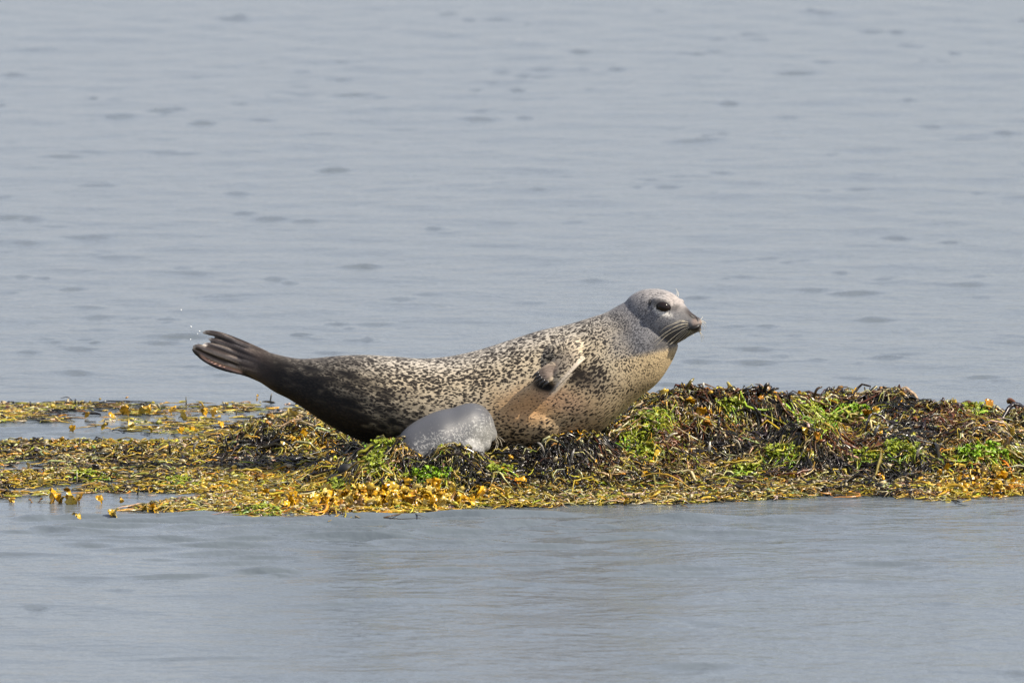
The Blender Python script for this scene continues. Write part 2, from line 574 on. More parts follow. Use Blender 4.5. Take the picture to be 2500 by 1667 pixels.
# small facets tilted to the lens, each a dimple of its own
def facet(x0, y0, rx, ry, s, skew):
    i0, i1 = np.searchsorted(xs, [x0 - 3 * rx, x0 + 3 * rx]); j0, j1 = np.searchsorted(ys, [y0 - 3 * ry, y0 + 3 * ry])
    dx = (WX[i0:i1, j0:j1] - x0) / rx
    dy = (WY[i0:i1, j0:j1] - y0 - skew * (WX[i0:i1, j0:j1] - x0)) / ry
    WZ[i0:i1, j0:j1] += s * ry * dy * np.exp(-np.abs(dx) ** 2.4 - dy ** 2)


groups = [(wr.uniform(-2.4, 2.4), wr.uniform(-5.5, 19)) for k in range(46)]
for k in range(520):
    if k % 3:
        gx0, gy0 = groups[wr.integers(46)]
        x0 = gx0 + wr.normal(0, 0.45); y0 = gy0 + wr.normal(0, 1.0)
    else:
        x0 = wr.uniform(-2.5, 2.5); y0 = wr.uniform(-5.5, 19.5)
    if not (-5.8 < y0 < 20) or -1.0 < y0 < 2.1 or (y0 > 7 and wr.random() < 0.5): continue
    s0 = wr.choice([0.10, 0.17, 0.25, 0.34], p=[0.40, 0.30, 0.20, 0.10])
    skew = wr.normal(0, 0.35)
    for l in range(wr.integers(1, 4)):
        rx = wr.lognormal(-3.3, 0.5); ry = wr.uniform(0.018, 0.042) * (1 + 0.04 * max(0, y0))
        facet(x0 + l * wr.normal(0, 0.07), y0 + l * wr.normal(0, 0.06), rx, ry, s0 * (1 if l == 0 else wr.uniform(0.3, 0.9)), skew + wr.normal(0, 0.2))
# the plainest flecks of the picture: centre px, py, width px, steepness
for px, py, wpx, s0 in ((494, 301, 56, .36), (154, 383, 90, .26), (404, 372, 64, .24), (234, 452, 110, .24), (580, 473, 60, .24), (660, 534, 80, .32), (745, 540, 70, .26), (595, 521, 50, .28), (1060, 558, 40, .26),
                        (1764, 422, 60, .22), (1924, 287, 60, .2), (2094, 463, 70, .22), (2184, 580, 64, .34), (2317, 592, 50, .34), (1446, 686, 60, .26), (55, 677, 22, .34), (178, 705, 56, .42), (106, 681, 36, .26),
                        (218, 751, 90, .24), (276, 628, 60, .2), (668, 682, 40, .3), (705, 692, 34, .28), (1042, 719, 60, .24), (1286, 739, 90, .2), (1700, 727, 66, .3), (1982, 707, 60, .28), (2136, 782, 80, .44), (2375, 696, 50, .3),
                        (1871, 798, 50, .28), (1844, 851, 84, .34), (1844, 885, 90, .36), (2163, 873, 84, .38), (2396, 923, 80, .42), (733, 817, 46, .34), (824, 792, 50, .32), (914, 792, 80, .28), (800, 862, 70, .28), (1403, 543, 60, .2),
                        (445, 820, 110, .46), (420, 829, 60, .3), (190, 912, 60, .3), (70, 860, 50, .28), (2240, 1385, 120, .26), (90, 1482, 50, .3), (290, 1440, 70, .24), (1310, 1440, 60, .24), (2290, 1476, 70, .24), (1720, 1520, 60, .22)):
    g = G(px, py)
    facet(g[0], g[1], wpx * MPP * 0.5 * (1 + g[1] / 30), wr.uniform(0.030, 0.046) * (1 + 0.03 * max(0, g[1])), s0, wr.normal(0, 0.15))
# thin wavelets running along the front of the reef
for k in range(190):
    px = wr.normal(1000, 480); x0 = (px - 1250) * MPP; y0 = -0.90 - wr.exponential(0.45)
    facet(x0, y0, wr.uniform(0.04, 0.20), wr.uniform(0.022, 0.042), wr.choice([0.26, 0.38, 0.52], p=[0.4, 0.35, 0.25]), wr.normal(0, 0.12))
for k in range(60):                                     # and in the channel on the left
    facet(wr.uniform(-1.7, -1.05), wr.uniform(0.9, 1.35), wr.uniform(0.05, 0.2), wr.uniform(0.015, 0.03), wr.choice([0.08, 0.16, 0.24]), wr.normal(0, 0.1))
WZ *= inside
calm = sstep(0.0, 0.25, look(blur(GS, 12), WX, WY) * (np.abs(WX) < 2) * (WY > GY0) * (WY < GY1))
WZ = WZ * (1 - 0.1 * calm)
ni, nj = WX.shape
ii, jj = np.meshgrid(np.arange(ni - 1), np.arange(nj - 1), indexing='ij')
wq = np.stack([ii * nj + jj, (ii + 1) * nj + jj, (ii + 1) * nj + jj + 1, ii * nj + jj + 1], -1).reshape(-1, 4)
tag(link('water', mesh_np('water', np.stack([WX, WY, WZ], -1).reshape(-1, 3), wq, M_WATER)), kind='structure')
sb = np.array([[-3000, -3000, -3], [3000, -3000, -3], [3000, 4000, -3], [-3000, 4000, -3]], float)
tag(link('seabed', mesh_np('seabed', sb, np.array([[0, 1, 2, 3]]), M_ROCK, False)), kind='structure')


# ------------------------------------------------------------------ the mother seal
def yoff(px):
    px = np.asarray(px, float)
    return np.where(px < 1100, 0.30 * ((1100 - np.minimum(px, 1100)) / 620) ** 2, 0) - 0.03 * sstep(1400, 1650, px)


body_st = [  # top px, py, bottom px, py, half depth
    (588, 845, 572, 900, 0.010), (618, 850, 602, 912, 0.032), (656, 860, 640, 936, 0.048), (700, 871, 672, 957, 0.058), (735, 876, 703, 972, 0.070), (775, 874, 737, 993, 0.085),
    (825, 869, 792, 1030, 0.108), (890, 867, 860, 1066, 0.135), (960, 871, 938, 1094, 0.155), (1030, 876, 1022, 1110, 0.165),
    (1100, 870, 1107, 1115, 0.172), (1175, 853, 1197, 1114, 0.178), (1250, 829, 1292, 1106, 0.182), (1320, 807, 1385, 1086, 0.180),
    (1385, 793, 1468, 1050, 0.172), (1435, 778, 1540, 986, 0.152), (1478, 764, 1603, 936, 0.128), (1508, 747, 1636, 890, 0.112),
    (1540, 736, 1652, 856, 0.090), (1575, 765, 1656, 842, 0.052)]
body_st = [(*s, float(yoff((s[0] + s[2]) / 2))) for s in body_st]
bv, bf, bc = loft(body_st, 110, 44, 0.0, 0.16)

head_st = [
    (1508, 765, 1528, 842, 0.045, -0.02), (1535, 727, 1562, 864, 0.076, -0.028), (1565, 709, 1600, 861, 0.087, -0.034), (1595, 705, 1632, 848, 0.087, -0.040),
    (1622, 708, 1653, 838, 0.079, -0.047), (1645, 718, 1670, 829, 0.066, -0.054), (1661, 731, 1682, 821, 0.055, -0.060), (1673, 745, 1692, 816, 0.047, -0.065),
    (1686, 761, 1701, 811, 0.043, -0.070), (1699, 771, 1708, 806, 0.036, -0.075), (1708, 779, 1712, 799, 0.021, -0.079)]
hv, hf, hc = loft(head_st, 60, 40, 0.0, 0.05, 2.1)


def rotz_px(deg):  # rotation in the picture plane (about Y)
    a = math.radians(deg)
    return [[math.cos(a), 0, math.sin(a)], [0, 1, 0], [-math.sin(a), 0, math.cos(a)]]


def lump(px, py, y, rx, ry, rz, deg=0):
    return ellipsoid(P(px, py, y), (rx, ry, rz), rotz_px(deg))


parts = [(bv, bf), (hv, hf)]
parts += [
    lump(1290, 1022, -0.075, 0.150, 0.120, 0.092, 4),      # fold of skin below the flipper
    lump(1235, 1040, -0.085, 0.085, 0.090, 0.062, -10),
    lump(1468, 925, -0.062, 0.088, 0.088, 0.098, -30),     # chest
    lump(1375, 862, -0.080, 0.085, 0.085, 0.045, -20),     # shoulder above the flipper
    lump(1689, 791, -0.098, 0.023, 0.022, 0.020, 25),      # whisker pads
    lump(1699, 787, -0.046, 0.018, 0.020, 0.017, 25),
    lump(1617, 744, -0.104, 0.034, 0.018, 0.024, 15),      # brow and rim of the eye
    lump(1660, 737, -0.016, 0.013, 0.012, 0.010, 15),
    lump(1612, 775, -0.108, 0.036, 0.018, 0.024, 10),      # cheek
    lump(1580, 815, -0.080, 0.060, 0.040, 0.038, -20),
    lump(1700, 804, -0.074, 0.016, 0.026, 0.008, 0),       # chin
]
# fore flipper: palm and five digits folded back along the flank
fl_st = [(1402, 842, 1430, 872, 0.022, -0.135), (1386, 850, 1414, 888, 0.022, -0.155), (1366, 866, 1394, 908, 0.019, -0.170), (1348, 884, 1374, 928, 0.016, -0.178),
         (1338, 898, 1360, 944, 0.011, -0.180), (1340, 912, 1354, 956, 0.006, -0.178)]
fv, ff, _ = loft(fl_st, 30, 28, 0.0, 0.0)
_t = np.cos(np.linspace(0, 2 * np.pi, 28, endpoint=False))
fv[:30 * 28, 1] += np.tile(_t * 0.030, 30) - 0.006              # the leading edge stands off the flank
parts.append((fv, ff))
DIG = [((1352, 888), (1330, 899), (1312, 911), 0.0085), ((1352, 895), (1332, 906), (1315, 918), 0.0085), ((1352, 902), (1335, 912), (1320, 924), 0.0082),
       ((1354, 909), (1340, 919), (1327, 930), 0.0078), ((1357, 916), (1347, 925), (1336, 934), 0.0070)]
for k, (a, b, c, r) in enumerate(DIG):
    pth = [P(*a, -0.178), P(*b, -0.190 - 0.002 * k), P(*c, -0.192 - 0.003 * k)]
    parts.append(tube(pth, [r, r * 0.95, r * 0.6], 10, 0.9, (0, -1, 0), 10))
# hind flippers: digits of the two feet held together
YT = 0.30
HIND = [  # path px, radii (m), depth offset
    ([(650, 868), (600, 843), (545, 820), (510, 812), (494, 812)], [0.014, 0.0115, 0.0095, 0.0080, 0.003], 0.022),
    ([(650, 876), (600, 855), (550, 838), (518, 829), (508, 827)], [0.014, 0.0095, 0.0082, 0.0062, 0.003], 0.010),
    ([(645, 888), (595, 868), (545, 850), (512, 841), (498, 839)], [0.015, 0.0095, 0.0080, 0.0062, 0.003], -0.002),
    ([(640, 898), (585, 881), (530, 862), (490, 848), (471, 845)], [0.016, 0.0130, 0.0120, 0.0095, 0.004], -0.014),
    ([(640, 906), (575, 895), (525, 878), (485, 859), (470, 850)], [0.016, 0.0085, 0.0080, 0.0070, 0.003], -0.010),
    ([(650, 928), (600, 914), (545, 901), (505, 883), (478, 863), (468, 852)], [0.014, 0.0060, 0.0055, 0.0055, 0.004, 0.002], -0.006),
]
for path, rr, dy in HIND:
    n = len(path)
    pts = [P(px, py, float(yoff(px)) + dy * min(1, (650 - px) / 90)) for px, py in path]
    parts.append(tube(pts, rr, 12, 0.75, (0, -1, 0), 30))
parts.append(tube([P(x, y, float(yoff(x)) + 0.004) for x, y in ((606, 908), (560, 897), (520, 881), (486, 862))], [0.007, 0.0065, 0.006, 0.003], 8, 0.6, (0, -1, 0), 16))
# web between the digits
wb = [(650, 868, 640, 925, 0.024), (610, 852, 602, 900, 0.010), (575, 840, 570, 884, 0.005), (545, 832, 542, 868, 0.0035), (525, 830, 522, 858, 0.002)]
parts.append(loft([(*w, float(yoff((w[0] + w[2]) / 2)) + 0.006) for w in wb], 24, 16, 0.0, 0.0)[:2])

seal_me = fuse(parts, 0.0026, 3, 'seal_body')
sv = coords(seal_me)
su, sw = proj(sv)

# flow coordinates along and round the body
axis = np.vstack([bc[:88], hc[14:]])
seg_s = np.concatenate([[0], np.cumsum(np.linalg.norm(np.diff(axis, axis=0), axis=1))])
tan = np.gradient(axis, axis=0); tan /= np.linalg.norm(tan, axis=1)[:, None]


def flow_coords(v, axis, seg_s, tan, rad=0.15):
    out = np.zeros_like(v)
    for a in range(0, len(v), 20000):
        p = v[a:a + 20000]
        d = ((p[:, None, :] - axis[None]) ** 2).sum(-1)
        i = d.argmin(1)
        r = p - axis[i]
        s = seg_s[i] + (r * tan[i]).sum(-1)
        up = np.stack([-tan[i][:, 2], 0 * s, tan[i][:, 0]], -1)
        h = (r * up).sum(-1)
        ang = np.arctan2(h, -r[:, 1])
        rr = np.sqrt(h ** 2 + r[:, 1] ** 2)
        out[a:a + 20000] = np.stack([s, ang * (0.5 * rad + 0.5 * np.clip(rr, 0.03, 0.2)), 0 * s], -1)
    return out


flow = flow_coords(sv, axis, seg_s, tan)
s_n = np.interp(1500, axis[:, 0] / MPP + 1250, seg_s)
fx = np.maximum(flow[:, 0] - s_n, 0)
flow[:, 0] += 0.9 * fx
flow[:, 1] *= 1 + 0.5 * sstep(0, 0.12, fx)
setattr_np(seal_me, 'flow', 'FLOAT_VECTOR', flow)


def blob(u, v, cx, cy, rx, ry, deg=0, soft=0.6):
    a = math.radians(deg)
    dx, dy = u - cx, v - cy
    p = (dx * math.cos(a) + dy * math.sin(a)) / rx; q = (-dx * math.sin(a) + dy * math.cos(a)) / ry
    return 1 - sstep(1 - soft, 1 + soft, np.sqrt(p * p + q * q))


near = sv[:, 1] < (np.interp(su, [460, 1100, 1400, 1700], [0.33, 0.0, 0.0, -0.07]) + 0.01)
base = np.zeros((len(sv), 3)) + (0.46, 0.385, 0.27)
spots = np.full(len(sv), 0.62)
spotcol = np.zeros((len(sv), 3)) + (0.020, 0.0165, 0.014)


def paint(arr, mask, c):
    arr[:] = arr * (1 - mask[:, None]) + np.asarray(c)[None] * mask[:, None]


topline = np.interp(su, [500, 656, 728, 800, 863, 940, 1063, 1127, 1201, 1275, 1350, 1424, 1488, 1534, 1591],
                    [812, 859, 875, 868, 866, 869, 875, 866, 845, 820, 799, 783, 760, 721, 704])
dback = sw - topline
paint(base, (1 - sstep(5, 75, dback)) * 0.8, (0.40, 0.375, 0.335))            # greyer back
spots[:] = 0.98 - 0.34 * sstep(40, 190, dback)
spots += 0.10 * (N2(su * 0.02, sw * 0.03) - 0.5)
# throat and chest: fewer, smaller spots
th = sstep(1480, 1600, su + 0.35 * (sw - 850)) * sstep(835, 865, sw)
spots = spots * (1 - th) + 0.60 * th
paint(base, th, (0.52, 0.40, 0.235))
# lower belly warm, stained
paint(base, sstep(915, 985, sw + 26 * (N3(su * 0.03, sw * 0.03) - 0.5)) * sstep(1150, 1230, su) * (1 - sstep(1440, 1530, su)) * 0.7, (0.40, 0.275, 0.145))
paint(base, blob(su, sw, 1292, 992, 66, 40, -8, 0.8) * 0.85, (0.43, 0.24, 0.105))
paint(base, blob(su, sw, 1375, 975, 60, 30, 20) * 0.5, (0.36, 0.22, 0.15))
spots += 0.22 * sstep(1020, 1065, sw) * sstep(1150, 1220, su)
spots *= 1 - 0.6 * blob(su, sw, 1285, 982, 66, 40, -10, 0.8)
# armpit, pocket below the flipper, and fur of the arm
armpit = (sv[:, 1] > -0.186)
paint(base, blob(su + 20 * (N3(su * 0.05, sw * 0.05) - 0.5), sw, 1428, 926, 62, 30, 18, 0.8) * 0.62 * armpit, (0.13, 0.10, 0.075))  # brown shade of the armpit hollow, painted into the coat
paint(base, blob(su + 14 * (N1(su * 0.09, sw * 0.09) - 0.5), sw + 14 * (N2(su * 0.09, sw * 0.09) - 0.5), 1408, 914, 38, 17, 22, 0.8) * 0.97 * armpit, (0.016, 0.012, 0.011))  # deepest shade of the hollow, painted near black
spots += 0.45 * blob(su, sw, 1425, 920, 60, 34, 15, 0.7)
paint(base, blob(su, sw, 1330, 943, 30, 13, 14, 0.5), (0.009, 0.008, 0.008))  # shadow in the pocket under the flipper, painted on
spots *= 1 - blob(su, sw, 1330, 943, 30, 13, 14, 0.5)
paint(base, blob(su, sw, 1378, 878, 42, 26, -40) * 0.6 * (sv[:, 1] < -0.1), (0.19, 0.16, 0.135))
spots *= 1 - 0.30 * blob(su, sw, 1372, 886, 40, 26, -40)
# flipper skin and leading edge
flm = (sv[:, 1] < -0.16) * blob(su, sw, 1334, 909, 30, 20, -35, 0.5)
paint(base, flm * 0.9, (0.15, 0.115, 0.10)); spots *= 1 - 0.8 * flm
led = (1 - sstep(2.5, 8, np.abs((su - 1414) * 0.60 + (sw - 886) * 0.80 * 0.66))) * blob(su, sw, 1388, 914, 58, 16, -48, 0.4) * (sv[:, 1] < -0.165)
paint(base, led * 0.85, (0.50, 0.44, 0.37)); spots *= 1 - led  # leading edge painted pale as if sunlit
# dark wet hindquarters, with shade painted in towards the underside
dk = 1 - sstep(-0.08, 0.82, (su - 715) / 320 - (dback - 12) / 250 + 0.35 * (N1(su * 0.02, sw * 0.02) - 0.5) + 0.55 * (N2((su + 0.3 * sw) * 0.045, (sw - 0.25 * su) * 0.12) - 0.5))
dk = np.where(su > 1120, 0, dk) * (1 - sstep(1000, 1120, su))
paint(base, dk, (0.0065, 0.006, 0.0062))
spots = spots * (1 - 0.3 * dk) + 1.1 * dk * (1 - dk)
tl = (1 - sstep(0, 26, dback)) * sstep(600, 680, su) * (1 - sstep(800, 900, su))
paint(base, tl * 0.5, (0.16, 0.14, 0.12))
# hind flippers
hfm = 1 - sstep(560, 690, su + 20 * (N2(su * 0.06, sw * 0.06) - 0.5))
paint(base, hfm, (0.10, 0.076, 0.066)); spots *= 1 - hfm
streak = sstep(0.42, 0.62, N3((su * 0.9 + sw * 0.4) * 0.03, (sw - 0.42 * su) * 0.28)) * (1 - sstep(560, 640, su))
paint(base, streak * 0.8, (0.40, 0.33, 0.275))
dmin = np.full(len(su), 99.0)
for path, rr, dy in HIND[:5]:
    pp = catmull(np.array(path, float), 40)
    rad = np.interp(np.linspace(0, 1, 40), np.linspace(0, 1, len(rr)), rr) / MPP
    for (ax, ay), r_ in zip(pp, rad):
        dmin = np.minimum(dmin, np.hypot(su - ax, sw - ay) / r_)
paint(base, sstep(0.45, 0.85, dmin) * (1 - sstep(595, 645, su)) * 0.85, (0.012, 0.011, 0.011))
paint(base, (1 - sstep(0.0, 0.5, dmin)) * (1 - sstep(570, 650, su)) * 0.6, (0.30, 0.245, 0.205))
for tx, ty in ((496, 811), (471, 847), (509, 828), (500, 840)):
    paint(base, blob(su, sw, tx, ty, 6, 5), (0.55, 0.50, 0.44))
slit = (1 - sstep(2.5, 5.0, np.abs(sw - np.interp(su, [485, 505, 540, 592], [864, 879, 893, 909])))) * sstep(484, 495, su) * (1 - sstep(582, 596, su))
paint(base, slit, (0.55, 0.36, 0.29))
paint(base, (1 - sstep(0, 5, np.abs(sw - np.interp(su, [468, 485, 505, 538, 590, 630], [856, 870, 886, 901, 915, 924])))) * hfm, (0.02, 0.018, 0.018))
# head
hd = sstep(1445, 1585, su + 0.25 * (880 - sw) + 30 * (N1(su * 0.03, sw * 0.04) - 0.5)) * (1 - sstep(-12, 10, sw - np.interp(su, [1480, 1540, 1590, 1640, 1664, 1700, 1720], [885, 872, 862, 848, 838, 815, 805])))
paint(base, hd, (0.195, 0.194, 0.202))
spots = spots * (1 - hd) + 0.78 * hd
paint(spotcol, hd, (0.055, 0.055, 0.062))
paint(base, hd * blob(su, sw, 1600, 715, 75, 26, 8), (0.31, 0.295, 0.29))      # pale crown and brow
paint(base, hd * blob(su, sw, 1648, 735, 26, 20, 45), (0.33, 0.30, 0.285))
spots *= 1 - hd * 0.35 * sstep(1570, 1640, su)
paint(base, hd * blob(su, sw, 1650, 830, 60, 34, -25) * 0.85, (0.060, 0.055, 0.052))  # dark lower muzzle
paint(base, hd * blob(su, sw, 1560, 790, 40, 50, 0) * 0.35, (0.17, 0.17, 0.185))
paint(base, hd * blob(su, sw, 1672, 766, 26, 12, 40, 0.7) * 0.6, (0.10, 0.095, 0.095))
paint(base, hd * blob(su, sw, 1617, 762.5, 24, 7.5, 22, 0.5), (0.70, 0.67, 0.62))  # pale crescent under the eye
paint(base, hd * blob(su, sw, 1607, 756, 7, 16, -25, 0.5), (0.58, 0.55, 0.50))
paint(base, hd * blob(su, sw, 1612, 738, 20, 8, 8, 0.6) * 0.85, (0.07, 0.065, 0.065))
paint(base, hd * blob(su, sw, 1646, 752, 14, 7, -20, 0.6) * 0.8, (0.06, 0.055, 0.055))
paint(base, hd * blob(su, sw, 1586.5, 738, 4, 9, 8, 0.4), (0.01, 0.01, 0.01))
paint(base, hd * blob(su, sw, 1692, 769, 24, 9, 38, 0.6), (0.035, 0.028, 0.026))      # nose
paint(base, hd * 0.6 * blob(su, sw, 1697, 787, 9, 8, 30, 0.6), (0.20, 0.145, 0.12))        # pads
paint(base, hd * blob(su, sw, 1711, 787, 4, 6, 0, 0.6), (0.22, 0.17, 0.145))
paint(base, hd * blob(su, sw, 1702, 799, 16, 7, -20, 0.6), (0.03, 0.022, 0.02))      # mouth
spots *= 1 - hd * sstep(1650, 1690, su)
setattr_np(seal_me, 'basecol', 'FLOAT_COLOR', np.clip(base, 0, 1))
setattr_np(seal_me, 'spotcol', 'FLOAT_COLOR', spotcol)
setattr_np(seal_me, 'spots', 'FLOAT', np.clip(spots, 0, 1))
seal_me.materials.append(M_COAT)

seal = empty('seal', 'big spotted seal lying on the seaweed with head and tail raised', 'seal', loc=(0, 0, 0))
link('body', seal_me, seal)


def bvh_of(me):
    v = coords(me)
    return BVHTree.FromPolygons([tuple(x) for x in v], [tuple(p.vertices) for p in me.polygons])


seal_bvh = bvh_of(seal_me)


def hit(bvh, px, py, default=-0.1):
    d = Vector(ray(px, py)).normalized()
    loc, nor, idx, dist = bvh.ray_cast(CAMP, d)
    if loc is None:
        p = Vector(P(px, py, default)); return p, Vector((0, -1, 0))
    return loc, nor


def solid(name, v, f, mat, parent=None):
    return link(name, mesh_np(name, v, f, mat), parent)


def basis_rot(n, deg):
    """local x along the picture's horizontal turned by deg, local y into the surface"""
    n = Vector(n).normalized()
    x = Vector((math.cos(math.radians(deg)), 0, -math.sin(math.radians(deg))))
    x = (x - n * x.dot(n)).normalized()
    z = x.cross(-n).normalized()
    return np.array([list(x), list(-n), list(z)]).T


# eyes, ear, nostril, mouth, claws, whiskers
p, n = hit(seal_bvh, 1620, 749.5)
R = basis_rot(n, 14)
v, f = ellipsoid(np.array(p - n * 0.0015), (0.0195, 0.0130, 0.0142), R, 18, 26)
eye = solid('eye', v, f, M_EYE, seal)
v, f = ellipsoid(P(1661, 740, -0.010), (0.012, 0.011, 0.008), rotz_px(20), 14, 20)
solid('eye', v, f, M_EYE, seal)
ring = []
for a in np.linspace(0, 2 * math.pi, 33)[:-1]:
    q = np.array(p - n * 0.001) + R @ np.array((0.0205 * math.cos(a), -0.0015 * math.cos(2 * a), 0.0140 * math.sin(a)))
    ring.append(q)
v, f = tube(ring + [ring[0]], [0.0019] * 33, 8, 1.0, tuple(n))
solid('eyelid', v, f, M_BLACK, eye)
p, n = hit(seal_bvh, 1586.5, 738)
v, f = ellipsoid(np.array(p - n * 0.001), (0.0030, 0.003, 0.0080), basis_rot(n, 8))
solid('ear_hole', v, f, M_BLACK, seal)
p, n = hit(seal_bvh, 1690, 773)
v, f = ellipsoid(np.array(p - n * 0.0005), (0.0115, 0.003, 0.0032), basis_rot(n, 22))
solid('nostril', v, f, M_BLACK, seal)
p, n = hit(seal_bvh, 1702, 779)
v, f = ellipsoid(np.array(p - n * 0.0005), (0.0028, 0.003, 0.010), basis_rot(n, -25))
solid('nostril', v, f, M_BLACK, seal)
mp_ = [hit(seal_bvh, x, y)[0] for x, y in ((1676, 806), (1686, 803), (1695, 801), (1703, 797), (1708, 792))]
v, f = tube([np.array(q) for q in mp_], [0.002, 0.0035, 0.0045, 0.0045, 0.002], 8, 1.0, (0, -1, 0), 14)
solid('mouth', v, f, M_BLACK, seal)
for k, (a, b, c, r) in enumerate(DIG):
    y = -0.194 - 0.003 * k
    d = np.array(c, float) - np.array(b, float); d /= np.linalg.norm(d)
    e = np.array(c) + d * 14 + np.array((-2, 4))
    pts = [P(*(np.array(c) - d * 4), y - 0.004), P(*(np.array(c) + d * 6), y - 0.006), P(*e, y - 0.002)]
    v, f = tube(pts, [0.0046, 0.0042, 0.0008], 8, 0.8, (0, -1, 0), 8)
    solid('claw', v, f, M_CLAW, seal)

Z1 = lambda x, y: (1400 + x / 5.2275, 660 + y / 5.2275)
WH = [((1440, 655), (1330, 665), (1180, 725), (1095, 800)), ((1475, 680), (1350, 700), (1180, 790), (1005, 935)), ((1480, 700), (1360, 740), (1190, 830), (1035, 985)),
      ((1490, 715), (1400, 760), (1280, 850), (1170, 950)), ((1495, 735), (1420, 790), (1320, 880), (1215, 960)), ((1500, 745), (1440, 800), (1360, 880), (1300, 945)),
      ((1505, 755), (1460, 810), (1400, 880), (1345, 930)), ((1430, 650), (1390, 640), (1330, 655), (1280, 675)), ((1500, 760), (1475, 810), (1445, 860), (1420, 890)),
      ((1515, 765), (1500, 800), (1495, 830), (1490, 850)), ((1460, 690), (1370, 690), (1260, 740), (1130, 850)), ((1485, 725), (1390, 790), (1290, 890), (1225, 950)),
      ((1470, 665), (1420, 650), (1360, 640), (1310, 650)), ((1525, 770), (1525, 800), (1530, 820), (1532, 838))]
for k, w in enumerate(WH):
    p0, n0 = hit(seal_bvh, *Z1(*w[0]))
    pts = [np.array(p0 - n0 * 0.002)]
    for i, q in enumerate(w[1:]):
        hp, hn = hit(seal_bvh, *Z1(*q), -0.1)
        y = min(hp.y - 0.004 - 0.004 * i, pts[-1][1] + 0.012)
        pts.append(P(*Z1(*q), y))
    v, f = tube(pts, [0.0005, 0.0005, 0.0004, 0.0002], 6, 1.0, (0, -1, 0), 14)
    solid('whisker', v, f, M_WHISK, seal)
WF = [((1620, 650), (1650, 645), (1690, 680)), ((1625, 665), (1665, 680), (1700, 735)), ((1615, 640), (1640, 610), (1650, 590)), ((1625, 685), (1660, 720), (1672, 770)),
      ((1600, 775), (1630, 830), (1640, 920)), ((1608, 772), (1650, 830), (1665, 880)), ((1622, 655), (1670, 655), (1700, 685)), ((1610, 780), (1625, 810), (1632, 850)),
      ((1318, 322), (1325, 275), (1308, 232)), ((1340, 335), (1340, 290), (1325, 262)),]
for k, w in enumerate(WF):
    yb = -0.055 if k < 8 else -0.03
    pts = [P(*Z1(*q), yb + 0.012 * i) for i, q in enumerate(w)]
    v, f = tube(pts, [0.0006, 0.0005, 0.0003], 6, 1.0, (0, -1, 0), 10)
    solid('whisker', v, f, M_WHISK, seal)

# ------------------------------------------------------------------ the pup
YP = -0.29
pup_st = [(930, 1118, 955, 1165, 0.045, -0.06), (958, 1084, 990, 1165, 0.075, -0.05), (992, 1045, 1030, 1165, 0.105, -0.03), (1030, 1020, 1062, 1160, 0.118, -0.01),
          (1070, 1003, 1094, 1150, 0.118, 0.0), (1104, 996, 1126, 1136, 0.106, 0.012), (1130, 987, 1150, 1118, 0.094, 0.022), (1155, 984, 1170, 1103, 0.086, 0.032),
          (1178, 991, 1184, 1092, 0.078, 0.044), (1194, 1006, 1195, 1083, 0.064, 0.056), (1204, 1024, 1203, 1077, 0.047, 0.068), (1209, 1043, 1209, 1073, 0.029, 0.078), (1214, 1056, 1214, 1068, 0.013, 0.086)]
pv, pf, pc = loft(pup_st, 90, 40, YP, 0.10)
pparts = [(pv, pf), ellipsoid(P(1125, 1106, YP - 0.040), (0.070, 0.055, 0.055)), ellipsoid(P(1168, 1082, YP + 0.015), (0.038, 0.05, 0.032))]
pup_me = fuse(pparts, 0.0032, 22, 'pup_body')
qv = coords(pup_me)
qu, qw = proj(qv)
pax = pc
ps = np.concatenate([[0], np.cumsum(np.linalg.norm(np.diff(pax, axis=0), axis=1))])
pt = np.gradient(pax, axis=0); pt /= np.linalg.norm(pt, axis=1)[:, None]
setattr_np(pup_me, 'flow', 'FLOAT_VECTOR', flow_coords(qv, pax, ps, pt, 0.1))
pb = np.zeros((len(qv), 3)) + (0.072, 0.076, 0.087)
belly = sstep(1040, 1105, qw + 0.35 * (qu - 1100))
paint(pb, belly * 0.5, (0.11, 0.113, 0.118))
paint(pb, blob(qu, qw, 1182, 1070, 34, 34, 0) * 0.8, (0.19, 0.19, 0.18))
pd = 0.25 + 0.75 * sstep(1015, 1060, qw + 0.25 * (qu - 1120)) + 0.35 * sstep(1140, 1185, qu)
setattr_np(pup_me, 'basecol', 'FLOAT_COLOR', pb)
setattr_np(pup_me, 'spots', 'FLOAT', np.clip(pd - 0.5 * (1 - sstep(980, 1030, qu)), 0, 1))
pup_me.materials.append(M_PUP)
pup = empty('seal_pup', 'small smooth grey seal pup suckling against the big seal', 'seal pup')
link('body', pup_me, pup)
pup_bvh = bvh_of(pup_me)
for a, b, c in (((1210, 1062), (1222, 1068), (1233, 1078)), ((1210, 1066), (1216, 1082), (1212, 1100)), ((1208, 1068), (1212, 1085), (1206, 1102)), ((1211, 1064), (1221, 1074), (1226, 1090))):
    v, f = tube([P(*a, YP + 0.03), P(*b, YP + 0.0), P(*c, YP - 0.02)], [0.0006, 0.0005, 0.0003], 6, 1.0, (0, -1, 0), 10)
    solid('whisker', v, f, M_WHISK, pup)

# ------------------------------------------------------------------ seaweed
PAL = dict(olive=(0.23, 0.185, 0.04), dark=(0.020, 0.016, 0.010), red=(0.100, 0.040, 0.014), yellow=(0.42, 0.30, 0.033), tan=(0.42, 0.35, 0.19),
           black=(0.022, 0.021, 0.020), green=(0.16, 0.30, 0.02), orange=(0.50, 0.25, 0.015), brown=(0.09, 0.055, 0.022), lime=(0.30, 0.34, 0.03))
PN = list(PAL); PC = np.array([PAL[k] for k in PN])
